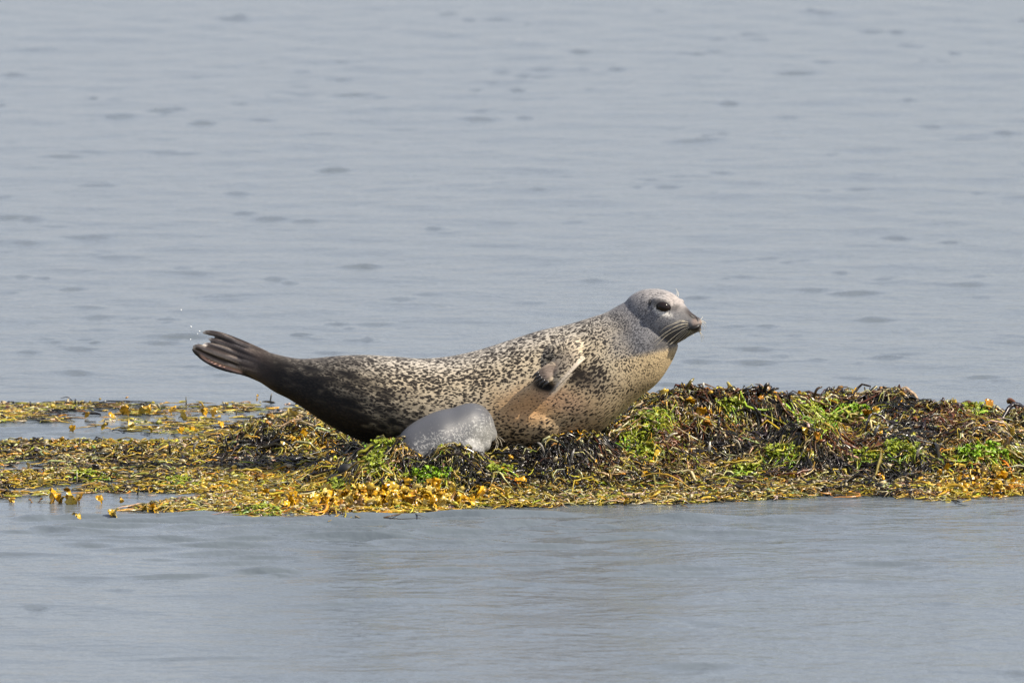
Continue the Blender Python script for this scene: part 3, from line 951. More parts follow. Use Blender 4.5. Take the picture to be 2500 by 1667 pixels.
#  zone centre px, py (z0-plane), radius px, py ; mix of colours (olive dark red yellow tan black green orange brown lime)
GREENS = [(1604, 1023, 34, 16, 0), (1788, 992, 28, 10, 0), (1985, 1003, 30, 14, 0), (2087, 1012, 44, 14, 1), (2015, 1034, 30, 12, 0), (2195, 1098, 34, 18, 0), (2395, 1108, 62, 16, 1),
          (1057, 1162, 44, 14, 1), (922, 1130, 26, 16, 0), (928, 1087, 26, 9, 0), (826, 1190, 24, 10, 0), (1222, 1152, 22, 7, 0), (1908, 1110, 34, 16, 0), (1548, 1076, 28, 14, 0),
          (1575, 1108, 26, 10, 0), (215, 1165, 26, 7, 0), (430, 1180, 34, 6, 0), (1822, 1151, 24, 6, 0), (2380, 1000, 30, 8, 0), (640, 1250, 40, 5, 0), (2110, 1115, 30, 10, 0)]


def zone_probs(px, py, x, y):
    n = len(px)
    a = N1(x * 3.1 + 9, y * 2.1); b = N2(x * 4.3, y * 2.9 + 4); c = N3(x * 6 + 2, y * 5)
    pr = np.zeros((n, len(PN)))
    I = {k: i for i, k in enumerate(PN)}
    heap = sstep(1330, 1480, px) * (1 - sstep(1125, 1175, py))
    pr[:, I['olive']] = 0.36
    pr[:, I['dark']] = 0.34 + 0.04 * heap
    pr[:, I['brown']] = 0.16 + 0.1 * heap
    pr[:, I['black']] = 0.07 + 0.03 * heap
    pr[:, I['tan']] = 0.15 + 0.06 * heap
    pr[:, I['yellow']] = 0.15 + 0.03 * (1 - heap)
    pr[:, I['red']] = 0.02 + 0.45 * heap * sstep(0.55, 0.75, a)
    pr[:, I['lime']] = 0.03 + 0.6 * heap * sstep(0.55, 0.72, b)
    pr[:, I['orange']] = 0.02 + 0.10 * sstep(0.6, 0.8, c)
    pr[:, I['black']] += 0.8 * sstep(0.62, 0.78, N4(x * 3.7, y * 3.1)) * (0.4 + 0.6 * heap)
    pr[:, I['yellow']] += 0.9 * sstep(0.6, 0.8, b) * (1 - heap)
    # front fringe: pale olive and yellow
    fr = sstep(1185, 1225, py)
    pr[:, I['yellow']] += 0.36 * fr; pr[:, I['tan']] += 0.35 * fr; pr[:, I['dark']] *= 1 - 0.6 * fr; pr[:, I['black']] *= 1 - 0.7 * fr
    # golden kelp along the front
    kf = blob(px, py, 900, 1228, 190, 24) + 0.8 * blob(px, py, 2420, 1190, 110, 26) + 0.5 * blob(px, py, 720, 1170, 130, 40)
    pr[:, I['orange']] += 0.6 * kf; pr[:, I['yellow']] += 1.3 * kf
    yl = blob(px, py, 620, 1185, 150, 28) + blob(px, py, 780, 1090, 90, 30) + blob(px, py, 420, 1030, 190, 30)
    pr[:, I['yellow']] += 1.4 * yl; pr[:, I['olive']] += 0.7 * yl
    # black tangles
    for cx, cy, rx, ry in ((2190, 985, 75, 24), (2230, 1050, 60, 26), (2180, 1140, 95, 24), (1430, 1085, 70, 30), (860, 1090, 60, 20), (650, 1120, 120, 14), (1240, 1160, 110, 16), (1760, 1090, 60, 26), (1340, 1110, 110, 30), (1900, 1050, 70, 20), (1080, 1130, 110, 14), (2000, 1130, 120, 14), (640, 1075, 60, 16)):
        m = blob(px, py, cx, cy, rx, ry)
        pr[:, I['black']] += 2.6 * m; pr[:, I['dark']] += 1.6 * m; pr[:, I['yellow']] *= 1 - 0.8 * m
    for cx, cy, rx, ry in ((1660, 1060, 55, 40), (1720, 950, 90, 20), (2060, 1080, 90, 30), (2330, 1010, 80, 25), (1470, 1110, 50, 20)):
        m = blob(px, py, cx, cy, rx, ry)
        pr[:, I['red']] += 1.2 * m
    for cx, cy, rx, ry, _ in GREENS:
        m = blob(px, py, cx, cy, rx * 1.3, ry * 1.2)
        pr[:, I['lime']] += 2.2 * m; pr[:, I['green']] += 1.2 * m
    return pr / pr.sum(1, keepdims=True)


def pick_col(px, py, x, y, rng):
    pr = zone_probs(px, py, x, y).cumsum(1)
    k = (pr < rng.random(len(px))[:, None]).sum(1).clip(0, len(PN) - 1)
    c = PC[k] * (0.6 + 0.8 * rng.random((len(px), 1)))
    return np.clip(c * (1 + 0.12 * rng.normal(size=(len(px), 3))), 0.004, 0.8), k


def sample(n, rng, y1=2.05):
    """spots covered with weed, thinned where a heap hides them"""
    out = []
    need = n
    while need > 0:
        x = rng.uniform(-1.85, 1.85, 40000); y = rng.uniform(-1.15, y1, 40000)
        d = look(GM, x, y)
        px, py = proj(np.stack([x, y, H(x, y)], -1))
        slope = np.clip(-look(GHY, x, y), -0.15, 0.6)
        keep = rng.random(40000) < d * (0.62 + 0.9 * np.clip(slope + 0.10, 0, 0.5))
        keep &= ~((x > 0.15) & (y > 1.35))
        keep &= ~((x > -0.25) & (x < 0.2) & (y > 0.3))
        x, y = x[keep], y[keep]
        out.append(np.stack([x, y], -1)); need -= len(x)
    return np.vstack(out)[:n]


def strands(xy, rng, length, width, lift, arch, seg=5, colmul=1.0, head=None, curl=1.4, flat=0.45):
    """bent tapering strands lying on the reef: vertices, faces, colours"""
    n = len(xy)
    L = length * np.exp(rng.normal(0, 0.4, n)); W = width * np.exp(rng.normal(0, 0.28, n))
    gx_, gy_ = look(GHX, xy[:, 0], xy[:, 1]), look(GHY, xy[:, 0], xy[:, 1])
    g = np.hypot(gx_, gy_)
    rnd = rng.uniform(0, 2 * np.pi, n)
    dx = np.cos(rnd) * 1.35 - 3.2 * gx_; dy = np.sin(rnd) * 0.8 - 3.2 * gy_
    hd_ = np.arctan2(dy, dx) if head is None else head
    cu = rng.normal(0, curl, n); wob = rng.normal(0, 0.9, n); ph = rng.uniform(0, 6.28, n)
    t = np.linspace(0, 1, seg + 1)
    ang = hd_[:, None] + cu[:, None] * t + wob[:, None] * np.sin(t * 6 + ph[:, None])
    stp = (L / seg)[:, None]
    X = xy[:, :1] + np.concatenate([np.zeros((n, 1)), np.cumsum(np.cos(ang[:, :-1]) * stp, 1)], 1)
    Y = xy[:, 1:] + np.concatenate([np.zeros((n, 1)), np.cumsum(np.sin(ang[:, :-1]) * stp, 1)], 1)
    on = look(GS, X, Y)
    tall = 0.40 + 0.60 * np.clip(H(xy[:, 0], xy[:, 1]) / 0.03, 0, 1)
    li = (lift * tall * rng.random(n))[:, None]; ar = (arch * (0.4 + 0.6 * tall) * rng.exponential(1.0, n).clip(0, 3))[:, None]
    Zs = np.maximum(H(X, Y), 0.0) + li + ar * np.sin(np.pi * t)[None] + 0.003 * tall[:, None] * rng.normal(size=X.shape)
    Zs = np.where(on > 0.2, Zs, np.minimum(Zs, 0.004 + 0.3 * li))
    c = np.stack([X, Y, Zs], -1)
    T = np.gradient(c, axis=1); T /= np.linalg.norm(T, axis=2, keepdims=True) + 1e-9
    roll = rng.uniform(0, np.pi, n)[:, None, None] + rng.normal(0, 1.2, n)[:, None, None] * t[None, :, None]
    s0 = np.cross(T, np.array([0, 0, 1.0])); s0 /= np.linalg.norm(s0, axis=2, keepdims=True) + 1e-9
    u0 = np.cross(s0, T)
    side = s0 * np.cos(roll) + u0 * np.sin(roll); up = -s0 * np.sin(roll) + u0 * np.cos(roll)
    prof = (0.55 + 0.6 * np.sin(np.pi * (0.15 + 0.75 * t))) * (1 - 0.55 * t ** 4)
    w = (W[:, None] * prof[None] * 0.5)[..., None]
    V = np.stack([c + side * w, c - side * w, c + up * w * flat * 2], 2)      # n, seg+1, 3, 3
    idx = np.arange(n)[:, None, None] * (seg + 1) * 3 + np.arange(seg)[None, :, None] * 3
    j = np.array([0, 1, 2]); j2 = np.array([1, 2, 0])
    q = np.stack([idx + j, idx + j2, idx + 3 + j2, idx + 3 + j], -1).reshape(-1, 4)
    mid = c[:, seg // 2]
    px, py = proj(mid)
    _, pyz = proj(mid * np.array([1, 1, 0]))
    col, k = pick_col(px, py, mid[:, 0], mid[:, 1], rng)
    col = np.repeat(col * colmul, (seg + 1) * 3, 0)
    return V.reshape(-1, 3), q, col, mid, (seg + 1) * 3


def heap_of(x, y):
    """which heap a spot belongs to"""
    px = 1250 + x / MPP
    r = np.full(np.shape(x), 3)                        # 3 left mat
    r = np.where((y > 1.25) & (px < 1000), 4, r)         # 4 strip at the back
    r = np.where((px > 590) & (px < 860) & (y > 0.25) & (y <= 1.25), 2, r)
    r = np.where((px > 780), np.where(r == 4, 4, np.where(r == 2, 2, 1)), r)
    r = np.where(px > 1340, 0, r)
    return r


HEAPS = [empty('seaweed_heap', 'tall heap of brown, red, black and bright green seaweed on the right of the seal', 'seaweed heap', 'heaps of seaweed on the reef'),
         empty('seaweed_heap', 'dark olive seaweed bank with a golden front under the seal and its pup', 'seaweed heap', 'heaps of seaweed on the reef'),
         empty('seaweed_heap', 'small dark hump of seaweed below the tail of the seal', 'seaweed heap', 'heaps of seaweed on the reef'),
         empty('seaweed_mat', 'low flat mat of olive and yellow seaweed at the left front water edge', 'seaweed mat'),
         empty('seaweed_mat', 'thin strip of floating seaweed behind the open water channel on the left', 'seaweed mat')]

NS = 74000
xy = sample(NS, RNG)
V, Q, C, mid, nvs = strands(xy, RNG, 0.066, 0.0041, 0.014, 0.007)
# a second layer of short broken pieces and fringes
xy2 = sample(14000, RNG)
V2, Q2, C2, mid2, nvs2 = strands(xy2, RNG, 0.026, 0.0068, 0.018, 0.004, seg=3)


def submesh(sel, V, Q, C, nv, nq):
    i = np.where(sel)[0]
    vi = (i[:, None] * nv + np.arange(nv)).ravel()
    mp = np.full(len(V), -1); mp[vi] = np.arange(len(vi))
    qi = (i[:, None] * nq + np.arange(nq)).ravel()
    return V[vi], mp[Q[qi]], C[vi]


hp = heap_of(mid[:, 0], mid[:, 1]); hp2 = heap_of(mid2[:, 0], mid2[:, 1])
BLOB = ellipsoid((0, 0, 0), (1, 1, 1), None, 5, 6)
nb = 3600
xyb = sample(nb, RNG)
cb_, kb = pick_col(*proj(np.stack([xyb[:, 0], xyb[:, 1], H(*xyb.T)], -1)), xyb[:, 0], xyb[:, 1], RNG)
pale = RNG.random(nb) < 0.45
cb_ = np.where(pale[:, None], np.array((0.36, 0.30, 0.17)) * (0.6 + 0.6 * RNG.random((nb, 1))), cb_)
hb = heap_of(xyb[:, 0], xyb[:, 1])


def bladders(xyb, cb_, rng):
    n = len(xyb); v0, q0 = BLOB[0], BLOB[1][0]
    a = rng.uniform(0, np.pi, n); til = rng.normal(0, 0.35, n)
    l = rng.uniform(0.006, 0.014, n); w = l * rng.uniform(0.32, 0.55, n)
    p = v0[None] * np.stack([l, w, w * 0.9], -1)[:, None]
    x = p[..., 0] * np.cos(til)[:, None] - p[..., 2] * np.sin(til)[:, None]; z = p[..., 0] * np.sin(til)[:, None] + p[..., 2] * np.cos(til)[:, None]
    xx = x * np.cos(a)[:, None] - p[..., 1] * np.sin(a)[:, None]; yy = x * np.sin(a)[:, None] + p[..., 1] * np.cos(a)[:, None]
    zc = np.maximum(H(xyb[:, 0], xyb[:, 1]), 0) + rng.uniform(0.006, 0.022, n)
    Vv = np.stack([xx + xyb[:, :1], yy + xyb[:, 1:], z + zc[:, None]], -1)
    q = q0[None] + (np.arange(n) * len(v0))[:, None, None]
    return Vv.reshape(-1, 3), q.reshape(-1, 4), np.repeat(cb_, len(v0), 0)


for h in range(5):
    a = submesh(hp == h, V, Q, C, nvs, 15)
    b = submesh(hp2 == h, V2, Q2, C2, nvs2, 9)
    d = bladders(xyb[hb == h], cb_[hb == h], RNG)
    vv = np.vstack([a[0], b[0], d[0]])
    qq = np.vstack([a[1], b[1] + len(a[0]), d[1] + len(a[0]) + len(b[0])])
    o = link('tangle', mesh_np('tangle', vv, qq, M_WEED, True, np.vstack([a[2], b[2], d[2]])), HEAPS[h])
    tag(o, kind='stuff')


# larger fronds that can be picked out one by one, each an object
def frond_objects(n, rng, heap, length, width, lift, arch, region=None):
    pts = []
    while len(pts) < n:
        c = sample(3000, rng)
        c = c[heap_of(c[:, 0], c[:, 1]) == heap]
        if region is not None:
            c = c[region(*proj(np.stack([c[:, 0], c[:, 1], H(*c.T)], -1)))]
        pts += list(c)
    xy = np.array(pts[:n])
    Vf, Qf, Cf, m, nv = strands(xy, rng, length, width, lift, arch, seg=10, curl=1.8)
    gr = Cf[:, 1] > Cf[:, 0]
    Cf[gr] = Cf[gr].max(1, keepdims=True) * (0.62, 0.50, 0.12)
    for i in range(n):
        f = Qf[i * 30:(i + 1) * 30] - i * nv
        v = Vf[i * nv:(i + 1) * nv]
        o = v.mean(0)
        ob = link('frond', mesh_np('frond', v - o, f, M_WEED, True, Cf[i * nv:(i + 1) * nv]), HEAPS[heap])
        ob.location = o


fr = np.random.default_rng(21)
frond_objects(270, fr, 0, 0.13, 0.0085, 0.024, 0.012)
frond_objects(200, fr, 1, 0.11, 0.0080, 0.022, 0.010)
frond_objects(60, fr, 2, 0.10, 0.0075, 0.018, 0.012)
frond_objects(130, fr, 3, 0.10, 0.0070, 0.010, 0.010)
frond_objects(60, fr, 4, 0.10, 0.0065, 0.008, 0.010)


def ground_at(px, py):
    """nearest ground or water seen at a pixel; the skyline of the reef where the pixel looks past it"""
    yy = np.linspace(-1.25, 2.2, 460)
    for k in range(40):
        x = P(px, py, yy)
        g = np.maximum(H(x[:, 0], yy), 0) + 0.010 * np.clip(H(x[:, 0], yy) / 0.03, 0, 1)
        i = np.argmax(x[:, 2] <= g)
        if x[i, 2] <= g[i] and (px < 1340 or yy[i] < 1.25):
            return x[i]
        py += 3
    return G(px, py, 0)


def spike(heap, px, py, dpx, dpy, bend, w, col, y=None, label=None):
    """a stalk that stands clear of the heap: root at a pixel of the ground there, tip dpx, dpy away"""
    if y is None:
        g = ground_at(px, py)
        y = float(g[1])
        py = float(proj(g)[1])
    a = P(px, py + 4, y); c = P(px + dpx, py + dpy, y + 0.01 * bend)
    b = P(px + dpx * 0.5 - dpy * 0.25 * bend, py + dpy * 0.6 + dpx * 0.25 * bend - abs(dpx) * 0.12, y - 0.01)
    v, f = tube([a, b, c], [w * 0.9, w, w * 0.55], 6, 0.6, (0, -1, 0), 8)
    o = a.copy()
    ob = link('stalk', mesh_np('stalk', v - o, f, M_WEED, True, np.zeros((len(v), 3)) + col), HEAPS[heap])
    ob.location = o
    if label: ob['label'] = label
    return ob


BK, OL, BR, PA, YE = (0.024, 0.022, 0.020), (0.16, 0.13, 0.03), (0.06, 0.035, 0.018), (0.42, 0.38, 0.28), (0.38, 0.25, 0.04)
for q in [(0, 1672, 952, 22, -28, 0.2, 0.0048, OL), (0, 1670, 948, -6, -18, 0.2, 0.003, BK), (0, 1716, 942, 2, -14, 0, 0.0035, (0.6, 0.58, 0.5)), (0, 1866, 945, 12, -18, -0.4, 0.0055, BK),
          (0, 1875, 944, 26, -8, 0.3, 0.005, BK), (0, 1860, 948, -8, -12, 0, 0.005, BK), (0, 1905, 942, 50, -4, 0.2, 0.0035, BK), (0, 1795, 940, 55, -6, 0.1, 0.003, BK), (0, 1985, 942, 22, -28, -0.3, 0.004, BR),
          (0, 2012, 948, 14, -24, 0.1, 0.006, BK), (0, 2020, 952, 18, -20, 0.2, 0.004, BK), (0, 2024, 955, 14, -10, 0, 0.004, BK), (0, 2060, 968, -4, -20, 0, 0.005, BK), (0, 2170, 966, 18, -14, 0.4, 0.0035, BK),
          (0, 2230, 966, 26, -8, 0.8, 0.003, BK), (0, 2312, 978, 16, -16, 0.5, 0.003, OL), (0, 2345, 980, 10, -14, -0.3, 0.0025, BK), (0, 2392, 978, 12, -24, -0.2, 0.003, BK), (0, 2408, 984, 26, -16, 0.6, 0.003, BK),
          (0, 2430, 992, 44, 4, 0.7, 0.0045, BK), (0, 2440, 1004, 38, 6, 0.9, 0.003, BK), (0, 1750, 1056, 6, -34, 0.2, 0.0045, BK), (0, 1730, 1106, 4, -28, 0, 0.0035, (0.6, 0.58, 0.52)), (0, 1865, 1022, -32, -36, -0.3, 0.004, BK),
          (0, 1638, 1184, -2, -24, 0, 0.005, BK), (0, 2162, 1062, 18, -24, 0.2, 0.005, (0.2, 0.19, 0.17)), (0, 2130, 1068, 16, -30, 0.2, 0.005, (0.12, 0.12, 0.12)), (0, 2400, 1164, 6, -24, 0, 0.010, (0.16, 0.10, 0.02)),
          (0, 1440, 1046, -18, -22, 0.6, 0.003, (0.14, 0.12, 0.09)), (0, 2230, 1120, 22, -30, 0.2, 0.0035, PA), (0, 1810, 1100, -22, -28, 0.4, 0.003, PA), (0, 1620, 1075, 34, -18, 0.2, 0.004, PA),
          (1, 862, 1080, 6, -22, -0.6, 0.003, (0.10, 0.09, 0.08)), (1, 890, 1084, -14, -30, -0.6, 0.0035, (0.22, 0.21, 0.2)), (1, 918, 1080, -6, -20, -0.6, 0.0025, BK), (1, 926, 1078, 16, -26, 0.1, 0.0025, (0.15, 0.14, 0.12)),
          (1, 940, 1082, 28, -14, 0.5, 0.003, (0.12, 0.11, 0.10)), (1, 1160, 1112, 6, -12, 0.8, 0.0018, BK), (1, 1232, 1080, 22, 20, 0.4, 0.003, (0.12, 0.11, 0.09)), (1, 1210, 1086, 10, 26, 0.5, 0.003, PA),
          (1, 800, 1108, 0, -28, 0, 0.004, BR), (1, 1270, 1215, 26, -20, 0.1, 0.004, YE), (1, 1330, 1110, -18, -30, 0.2, 0.0035, (0.25, 0.23, 0.2)), (1, 1390, 1130, 12, -34, 0.2, 0.004, (0.2, 0.19, 0.17)),
          (2, 620, 1070, 18, -26, 0.2, 0.004, BR), (2, 606, 1040, 10, -26, 0.1, 0.003, OL), (2, 585, 1060, 4, -20, 0, 0.003, BK), (2, 560, 1105, -10, -40, -0.2, 0.003, BK), (2, 720, 1038, 12, -10, 0.4, 0.004, BK),
          (3, 12, 1104, 16, -12, 1.0, 0.003, BK), (3, 44, 1100, 8, -16, 0.6, 0.003, BK), (3, 60, 1108, 26, -6, 0.4, 0.003, BK), (3, 152, 1106, 24, -14, 0.9, 0.003, BK), (3, 295, 1098, 18, -10, 0.5, 0.003, BK),
          (3, 232, 1100, 2, -16, 0, 0.003, YE), (3, 388, 1094, 4, -22, 0.2, 0.003, OL), (3, 415, 1115, -2, -38, 0, 0.0035, BK), (3, 470, 1112, 14, -34, -0.3, 0.0035, (0.2, 0.19, 0.17)), (3, 448, 1095, -4, -16, 0.3, 0.003, BK),
          (3, 188, 1180, 0, -28, 0, 0.002, PA), (3, 335, 1210, 4, -24, 0.1, 0.0025, BK), (3, 410, 1200, 20, -6, 0.9, 0.003, BK), (3, 440, 1196, 46, 8, 0.3, 0.0035, BK), (3, 40, 1200, -16, -10, 0.3, 0.003, BK),
          (4, 48, 998, 8, -10, 0.9, 0.0025, BK), (4, 76, 998, -3, -18, 0, 0.003, BK), (4, 84, 994, 4, -10, 0.2, 0.002, BK), (4, 184, 992, 0, -18, 0, 0.0035, BK), (4, 186, 990, 24, -10, 0.2, 0.0025, BK), (4, 140, 992, 26, -2, 0.5, 0.003, BK),
          (4, 184, 984, -36, -12, 0.3, 0.0014, BK), (4, 222, 994, 14, -8, -0.3, 0.004, BK), (4, 358, 1000, 4, -16, 0, 0.003, BK), (4, 390, 1000, -4, -14, 0, 0.004, (0.3, 0.28, 0.2)), (4, 455, 992, -1, -24, 0, 0.002, (0.13, 0.12, 0.08)),
          (4, 500, 998, -16, -18, 0.1, 0.003, YE), (4, 660, 976, 4, -16, 0, 0.0025, (0.14, 0.13, 0.11)), (4, 577, 1016, 0, -18, 0, 0.002, OL)]:
    spike(*q)


def sheet(n=5, m=4):
    i, j = np.meshgrid(np.arange(n - 1), np.arange(m - 1), indexing='ij')
    return np.stack([i * m + j, (i + 1) * m + j, (i + 1) * m + j + 1, i * m + j + 1], -1).reshape(-1, 4)


def blade(rng, L, W, curl):
    """a crumpled kelp blade with a lobed edge and real thickness"""
    n, m = 7, 5
    t = np.linspace(0, 1, n)[:, None]; s = np.linspace(-1, 1, m)[None]
    w = W * (0.35 + np.sin(np.pi * np.clip(t * 0.85 + 0.08, 0, 1)) * (0.8 + 0.35 * rng.random((n, 1)))) * 0.5
    x = L * t + 0 * s; y = w * s * (1 + 0.25 * rng.normal(size=(n, m)) * (np.abs(s) > 0.9)); z = curl * L * np.sin(t * 2.2 + s * rng.normal(0, 0.6)) + 0.18 * W * rng.normal(size=(n, m))
    top = np.stack([x, y, z], -1).reshape(-1, 3)
    q = sheet(n, m)
    bot = top - (0, 0, 0.0012)
    k = len(top)
    rim = [i * m for i in range(n)] + [(n - 1) * m + j for j in range(1, m)] + [i * m + m - 1 for i in range(n - 2, -1, -1)] + [j for j in range(m - 2, 0, -1)]
    rim = np.array(rim); r2 = np.roll(rim, -1)
    return np.vstack([top, bot]), np.vstack([q, q[:, ::-1] + k, np.stack([rim, r2, r2 + k, rim + k], -1)])


kr = np.random.default_rng(5)
BLADES = [blade(kr, 1.0, kr.uniform(0.5, 0.95), kr.uniform(0.2, 0.55)) for _ in range(10)]
KCOL = [(0.56, 0.31, 0.010), (0.48, 0.33, 0.03), (0.42, 0.19, 0.01), (0.50, 0.38, 0.10), (0.20, 0.10, 0.015)]
BLMESH = []
for bi, (v, f) in enumerate(BLADES):
    for ci, c in enumerate(KCOL):
        BLMESH.append(mesh_np('kelp_blade', v, f, M_WEED, True, np.asarray(c) * (0.75 + 0.5 * kr.random((len(v), 1)))))


def put_blade(parent, px, py, size, up=0.5, ci=None):
    g = ground_at(px, py)
    k = kr.integers(10) * 5 + (ci if ci is not None else kr.choice(5, p=[0.35, 0.3, 0.1, 0.2, 0.05]))
    ob = link('kelp_blade', BLMESH[k], parent)
    ob.location = g + np.array((0, 0, 0.006))
    ob.scale = (size * 0.75,) * 3
    ob.rotation_euler = (kr.normal(0, 0.5), -up * kr.uniform(0.2, 1.6), kr.uniform(0, 6.28))
    return ob


for k in range(280):                                         # golden fringe along the front
    px = kr.normal(925, 105); py = 1246 - abs(kr.normal(0, 19)) - 0.02 * (px - 900)
    put_blade(HEAPS[1], px, py, kr.uniform(0.024, 0.048), 0.9)
for px, py, s in ((1058, 1200, 0.05), (1070, 1205, 0.04), (842, 1226, 0.045), (962, 1222, 0.045), (890, 1232, 0.04), (712, 1225, 0.04), (712, 1195, 0.03), (820, 1120, 0.03), (780, 1098, 0.035), (745, 1070, 0.03),
                  (1255, 1125, 0.025), (1280, 1190, 0.04), (1240, 1078, 0.02)):
    put_blade(HEAPS[1], px, py, s, 1.0, 0)
for k in range(60):
    put_blade(HEAPS[0], kr.uniform(2270, 2500), kr.uniform(1158, 1212), kr.uniform(0.018, 0.042), 0.5)
for px, py, s, ci in ((1692, 990, 0.05, 0), (1705, 1022, 0.06, 0), (1735, 1050, 0.05, 2), (1780, 1018, 0.05, 1), (1850, 985, 0.04, 2), (1950, 945, 0.035, 0), (2085, 970, 0.05, 0), (2145, 1012, 0.045, 0), (2240, 1008, 0.04, 2),
                      (2330, 990, 0.05, 1), (2420, 1000, 0.06, 2), (2120, 1022, 0.07, 2), (1800, 1138, 0.045, 0), (1585, 1164, 0.05, 0), (1675, 1166, 0.035, 0), (1760, 1200, 0.035, 0), (1820, 1190, 0.03, 0), (1930, 1176, 0.04, 1),
                      (2160, 1180, 0.04, 0), (2240, 1178, 0.035, 0), (1660, 945, 0.04, 1), (1620, 965, 0.045, 1), (1880, 952, 0.04, 4), (2040, 960, 0.05, 4), (2450, 1095, 0.07, 4), (2470, 1068, 0.05, 1), (1410, 1190, 0.03, 0),
                      (1970, 1060, 0.05, 1), (2000, 1075, 0.05, 2), (1600, 1120, 0.05, 1)):
    put_blade(HEAPS[0], px, py, s * 0.7, 0.5, ci)
for px, py, s, ci in ((528, 1196, 0.030, 0), (560, 1192, 0.035, 0), (620, 1182, 0.045, 4), (527, 1168, 0.03, 0), (70, 1146, 0.02, 3), (100, 1190, 0.03, 3), (250, 1228, 0.03, 0), (298, 1232, 0.025, 0), (380, 1258, 0.03, 0), (420, 1255, 0.02, 1), (280, 1262, 0.03, 3),
                      (10, 1150, 0.025, 2), (40, 1180, 0.02, 0)):
    put_blade(HEAPS[3], px, py, s, 0.5, ci)
for px, py, s, ci in ((505, 1018, 0.05, 0), (520, 1022, 0.04, 0), (628, 984, 0.03, 0), (478, 1055, 0.035, 0), (474, 1068, 0.03, 1), (415, 1012, 0.035, 0), (340, 1015, 0.045, 1), (310, 1018, 0.04, 0), (365, 1014, 0.04, 0), (212, 1024, 0.03, 0),
                      (278, 1025, 0.03, 0), (250, 1052, 0.035, 1), (325, 1046, 0.045, 3), (180, 1057, 0.025, 0), (370, 1060, 0.03, 1), (440, 1062, 0.03, 0), (545, 1048, 0.03, 0), (560, 1058, 0.03, 3), (700, 1030, 0.05, 3), (450, 1030, 0.04, 1)):
    put_blade(HEAPS[4], px, py, s, 0.6, ci)
for px, py, s, ci in ((720, 1058, 0.05, 4), (715, 1085, 0.03, 0), (660, 1050, 0.03, 2), (690, 1100, 0.035, 3), (735, 1088, 0.035, 0), (655, 1030, 0.03, 4)):
    put_blade(HEAPS[2], px, py, s, 0.6, ci)

# bright green weed: hair-fine tufts and crumpled sheets
ar_ = np.random.default_rng(9)
for gi, (cx, cy, rx, ry, bright) in enumerate(GREENS):
    n = int(70 + rx * ry * 0.30)
    a = ar_.uniform(0, 6.28, n); r = np.sqrt(ar_.random(n))
    px = cx + rx * r * np.cos(a); py = cy + ry * r * np.sin(a)
    g = np.array([ground_at(x, y) for x, y in zip(px[:80], py[:80])])
    g = g[ar_.integers(0, len(g), n)] + ar_.normal(0, 0.006, (n, 3)) * (1.6, 1.6, 0)
    Vg, Qg, Cg, _, nv = strands(g[:, :2], ar_, 0.045, 0.0032, 0.010, 0.003, seg=5, curl=2.6)
    gc = np.array((0.26, 0.44, 0.02)) if bright else np.array((0.28, 0.34, 0.025))
    sh = 0.55 + 0.8 * ar_.random((n, 1))
    hue = ar_.random((n, 1))
    cc = np.clip(gc * sh + hue * np.array((0.14, 0.05, 0.0)), 0, 0.7)
    Vs, Qs, Cs, o = [Vg], [Qg], [np.repeat(cc, nv, 0)], len(Vg)
    for k in range(120 if bright else 70):
        v, f = BLADES[ar_.integers(10)]
        s = ar_.uniform(0.006, 0.015)
        M = np.array(Matrix.Rotation(ar_.uniform(0, 6.28), 3, 'Z') @ Matrix.Rotation(ar_.normal(0, 0.3), 3, 'Y'))
        vv = (v * s) @ M.T + g[ar_.integers(len(g))] + (0, 0, 0.012)
        Vs.append(vv); Qs.append(f + o); o += len(v)
        Cs.append(np.zeros((len(v), 3)) + gc * (0.6 + 0.7 * ar_.random((len(v), 1))))
    hh = int(heap_of(np.array(g[:, 0].mean()), np.array(g[:, 1].mean())))
    ob = link('green_algae', mesh_np('green_algae', np.vstack(Vs), np.vstack(Qs), M_ALGA, True, np.vstack(Cs)), HEAPS[hh])
    tag(ob, kind='stuff')

# dark stones showing through the weed
sr = np.random.default_rng(31)


def stone(px, py, w, d, h, label, z=None):
    v, f = ellipsoid((0, 0, 0), (w, d, h), None, 12, 18)
    nz = N5(v[:, 0] * 30 + px, v[:, 2] * 30 + v[:, 1] * 25)
    v = v * (0.70 + 0.32 * nz[:, None])
    g = ground_at(px, py)
    ob = link('stone', mesh_np('stone', v, f, M_STONE))
    ob.location = (g[0], g[1], max(g[2], 0) + h * 0.05)
    ob.rotation_euler = (0, sr.normal(0, 0.3), sr.normal(0, 0.4))
    return tag(ob, label, 'stone', 'dark stones showing through the seaweed')


stone(822, 1172, 0.034, 0.03, 0.020, 'smooth black wet stone at the foot of the seaweed bank, lowest of three')
stone(848, 1150, 0.030, 0.03, 0.026, 'black wet stone in the hollow under the bank, middle of three')
stone(868, 1140, 0.026, 0.03, 0.022, 'black wet stone tucked deepest into the hollow, nearest the green weed')
stone(672, 1130, 0.045, 0.03, 0.014, 'long flat dark stone at the foot of the small weed hump')

# loose weed afloat in front
fg = 'loose pieces of kelp floating off the reef'


def float_clump(px, py, pieces, label):
    g = G(px, py, 0.0)
    e = empty('floating_kelp', label, 'kelp', fg, tuple(g))
    for dx, s, up, ci in pieces:
        ob = link('kelp_blade', BLMESH[kr.integers(10) * 5 + ci], e)
        ob.location = (dx * MPP, kr.normal(0, 0.02), -0.002)
        ob.scale = (s,) * 3
        ob.rotation_euler = (kr.normal(0, 0.4), -up, kr.uniform(-0.5, 0.5) + (0 if kr.random() < 0.5 else 3.1))
    return e


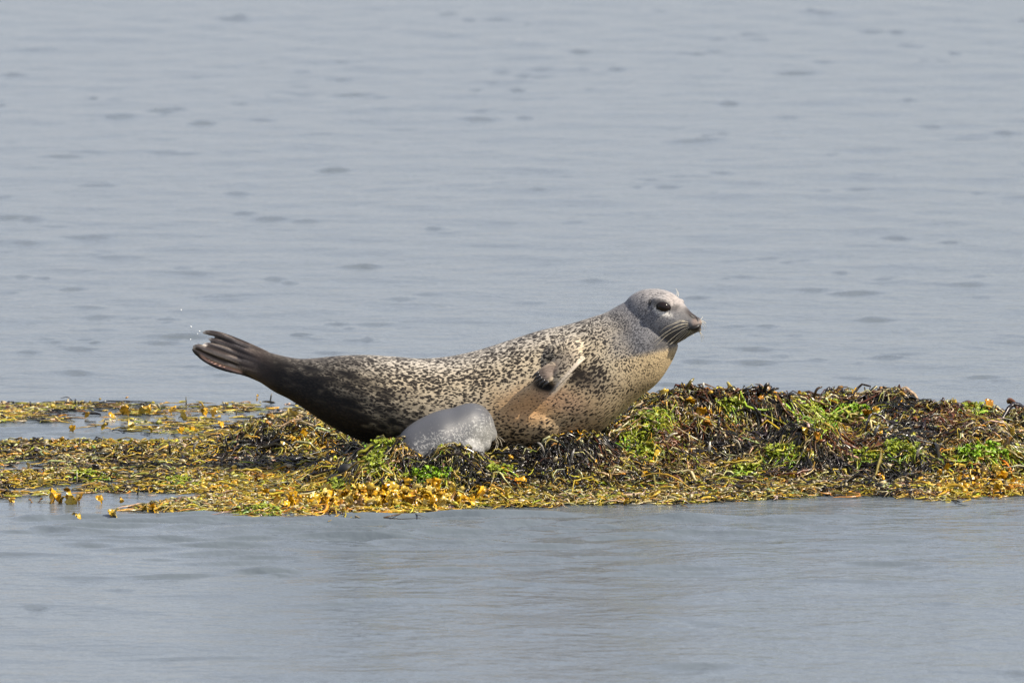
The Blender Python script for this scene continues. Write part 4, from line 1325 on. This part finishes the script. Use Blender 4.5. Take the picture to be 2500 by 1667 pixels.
float_clump(158, 1229, [(-34, 0.045, 1.3, 0), (-28, 0.04, 1.0, 0), (-8, 0.035, 0.4, 0), (6, 0.042, 1.0, 0), (14, 0.04, 1.3, 1), (24, 0.03, 0.5, 3), (34, 0.03, 0.9, 0), (-16, 0.03, 0.3, 1)], 'bright golden kelp tuft standing out of the water at left')
float_clump(29, 1230, [(0, 0.022, 0.9, 0), (3, 0.02, 0.5, 3)], 'tiny yellow kelp piece floating left of the golden tuft')
float_clump(86, 1231, [(-6, 0.02, 0.4, 4), (6, 0.02, 0.5, 2)], 'small brownish kelp scrap floating between two yellow pieces')
float_clump(189, 1264, [(0, 0.018, 0.4, 3), (8, 0.018, 0.3, 1)], 'faint pale kelp scrap floating farthest from the reef at left front')
float_clump(279, 1261, [(0, 0.026, 0.5, 1), (7, 0.02, 0.3, 3)], 'pale yellow kelp scrap floating below the left mat')
float_clump(375, 1252, [(-12, 0.022, 0.4, 1), (4, 0.026, 0.7, 0), (12, 0.02, 0.4, 3)], 'yellow kelp cluster floating just off the front fringe at left')
float_clump(1526, 1235, [(0, 0.024, 0.7, 0), (-3, 0.022, 0.4, 1)], 'single yellow kelp float on the water below the right heap')
float_clump(1128, 1232, [(0, 0.03, 0.4, 0), (6, 0.02, 0.4, 1)], 'orange kelp bit floating beside the golden fringe')
float_clump(1062, 1250, [(0, 0.03, 0.8, 0), (4, 0.022, 0.6, 3)], 'golden kelp scrap dipping into the water below the pup')

# drops of water flung off the hind flippers
DROP = flat_mat('water_drop', (0.75, 0.78, 0.8), 0.05, 0.05, 60, 1.0)
for px, py, r, lab in ((442, 757, 0.0028, 'highest water drop flying above the tail flipper'), (466, 798, 0.0032, 'water drop in the air above the tail flipper tip'), (487, 809, 0.0028, 'water drop at the very tip of the upper tail flipper'),
                       (482, 815, 0.0024, 'water drop just below the upper flipper tip'), (465, 829, 0.0026, 'water drop falling beside the gap of the tail flippers'), (485, 838, 0.0024, 'water drop hanging inside the gap of the tail flippers')):
    r *= 0.75
    v, f = ellipsoid((0, 0, 0), (r, r, r * 1.25), None, 8, 12)
    ob = link('water_drop', mesh_np('water_drop', v, f, DROP))
    ob.location = P(px, py, 0.30)
    tag(ob, lab, 'water drop', 'water drops flung from the tail')
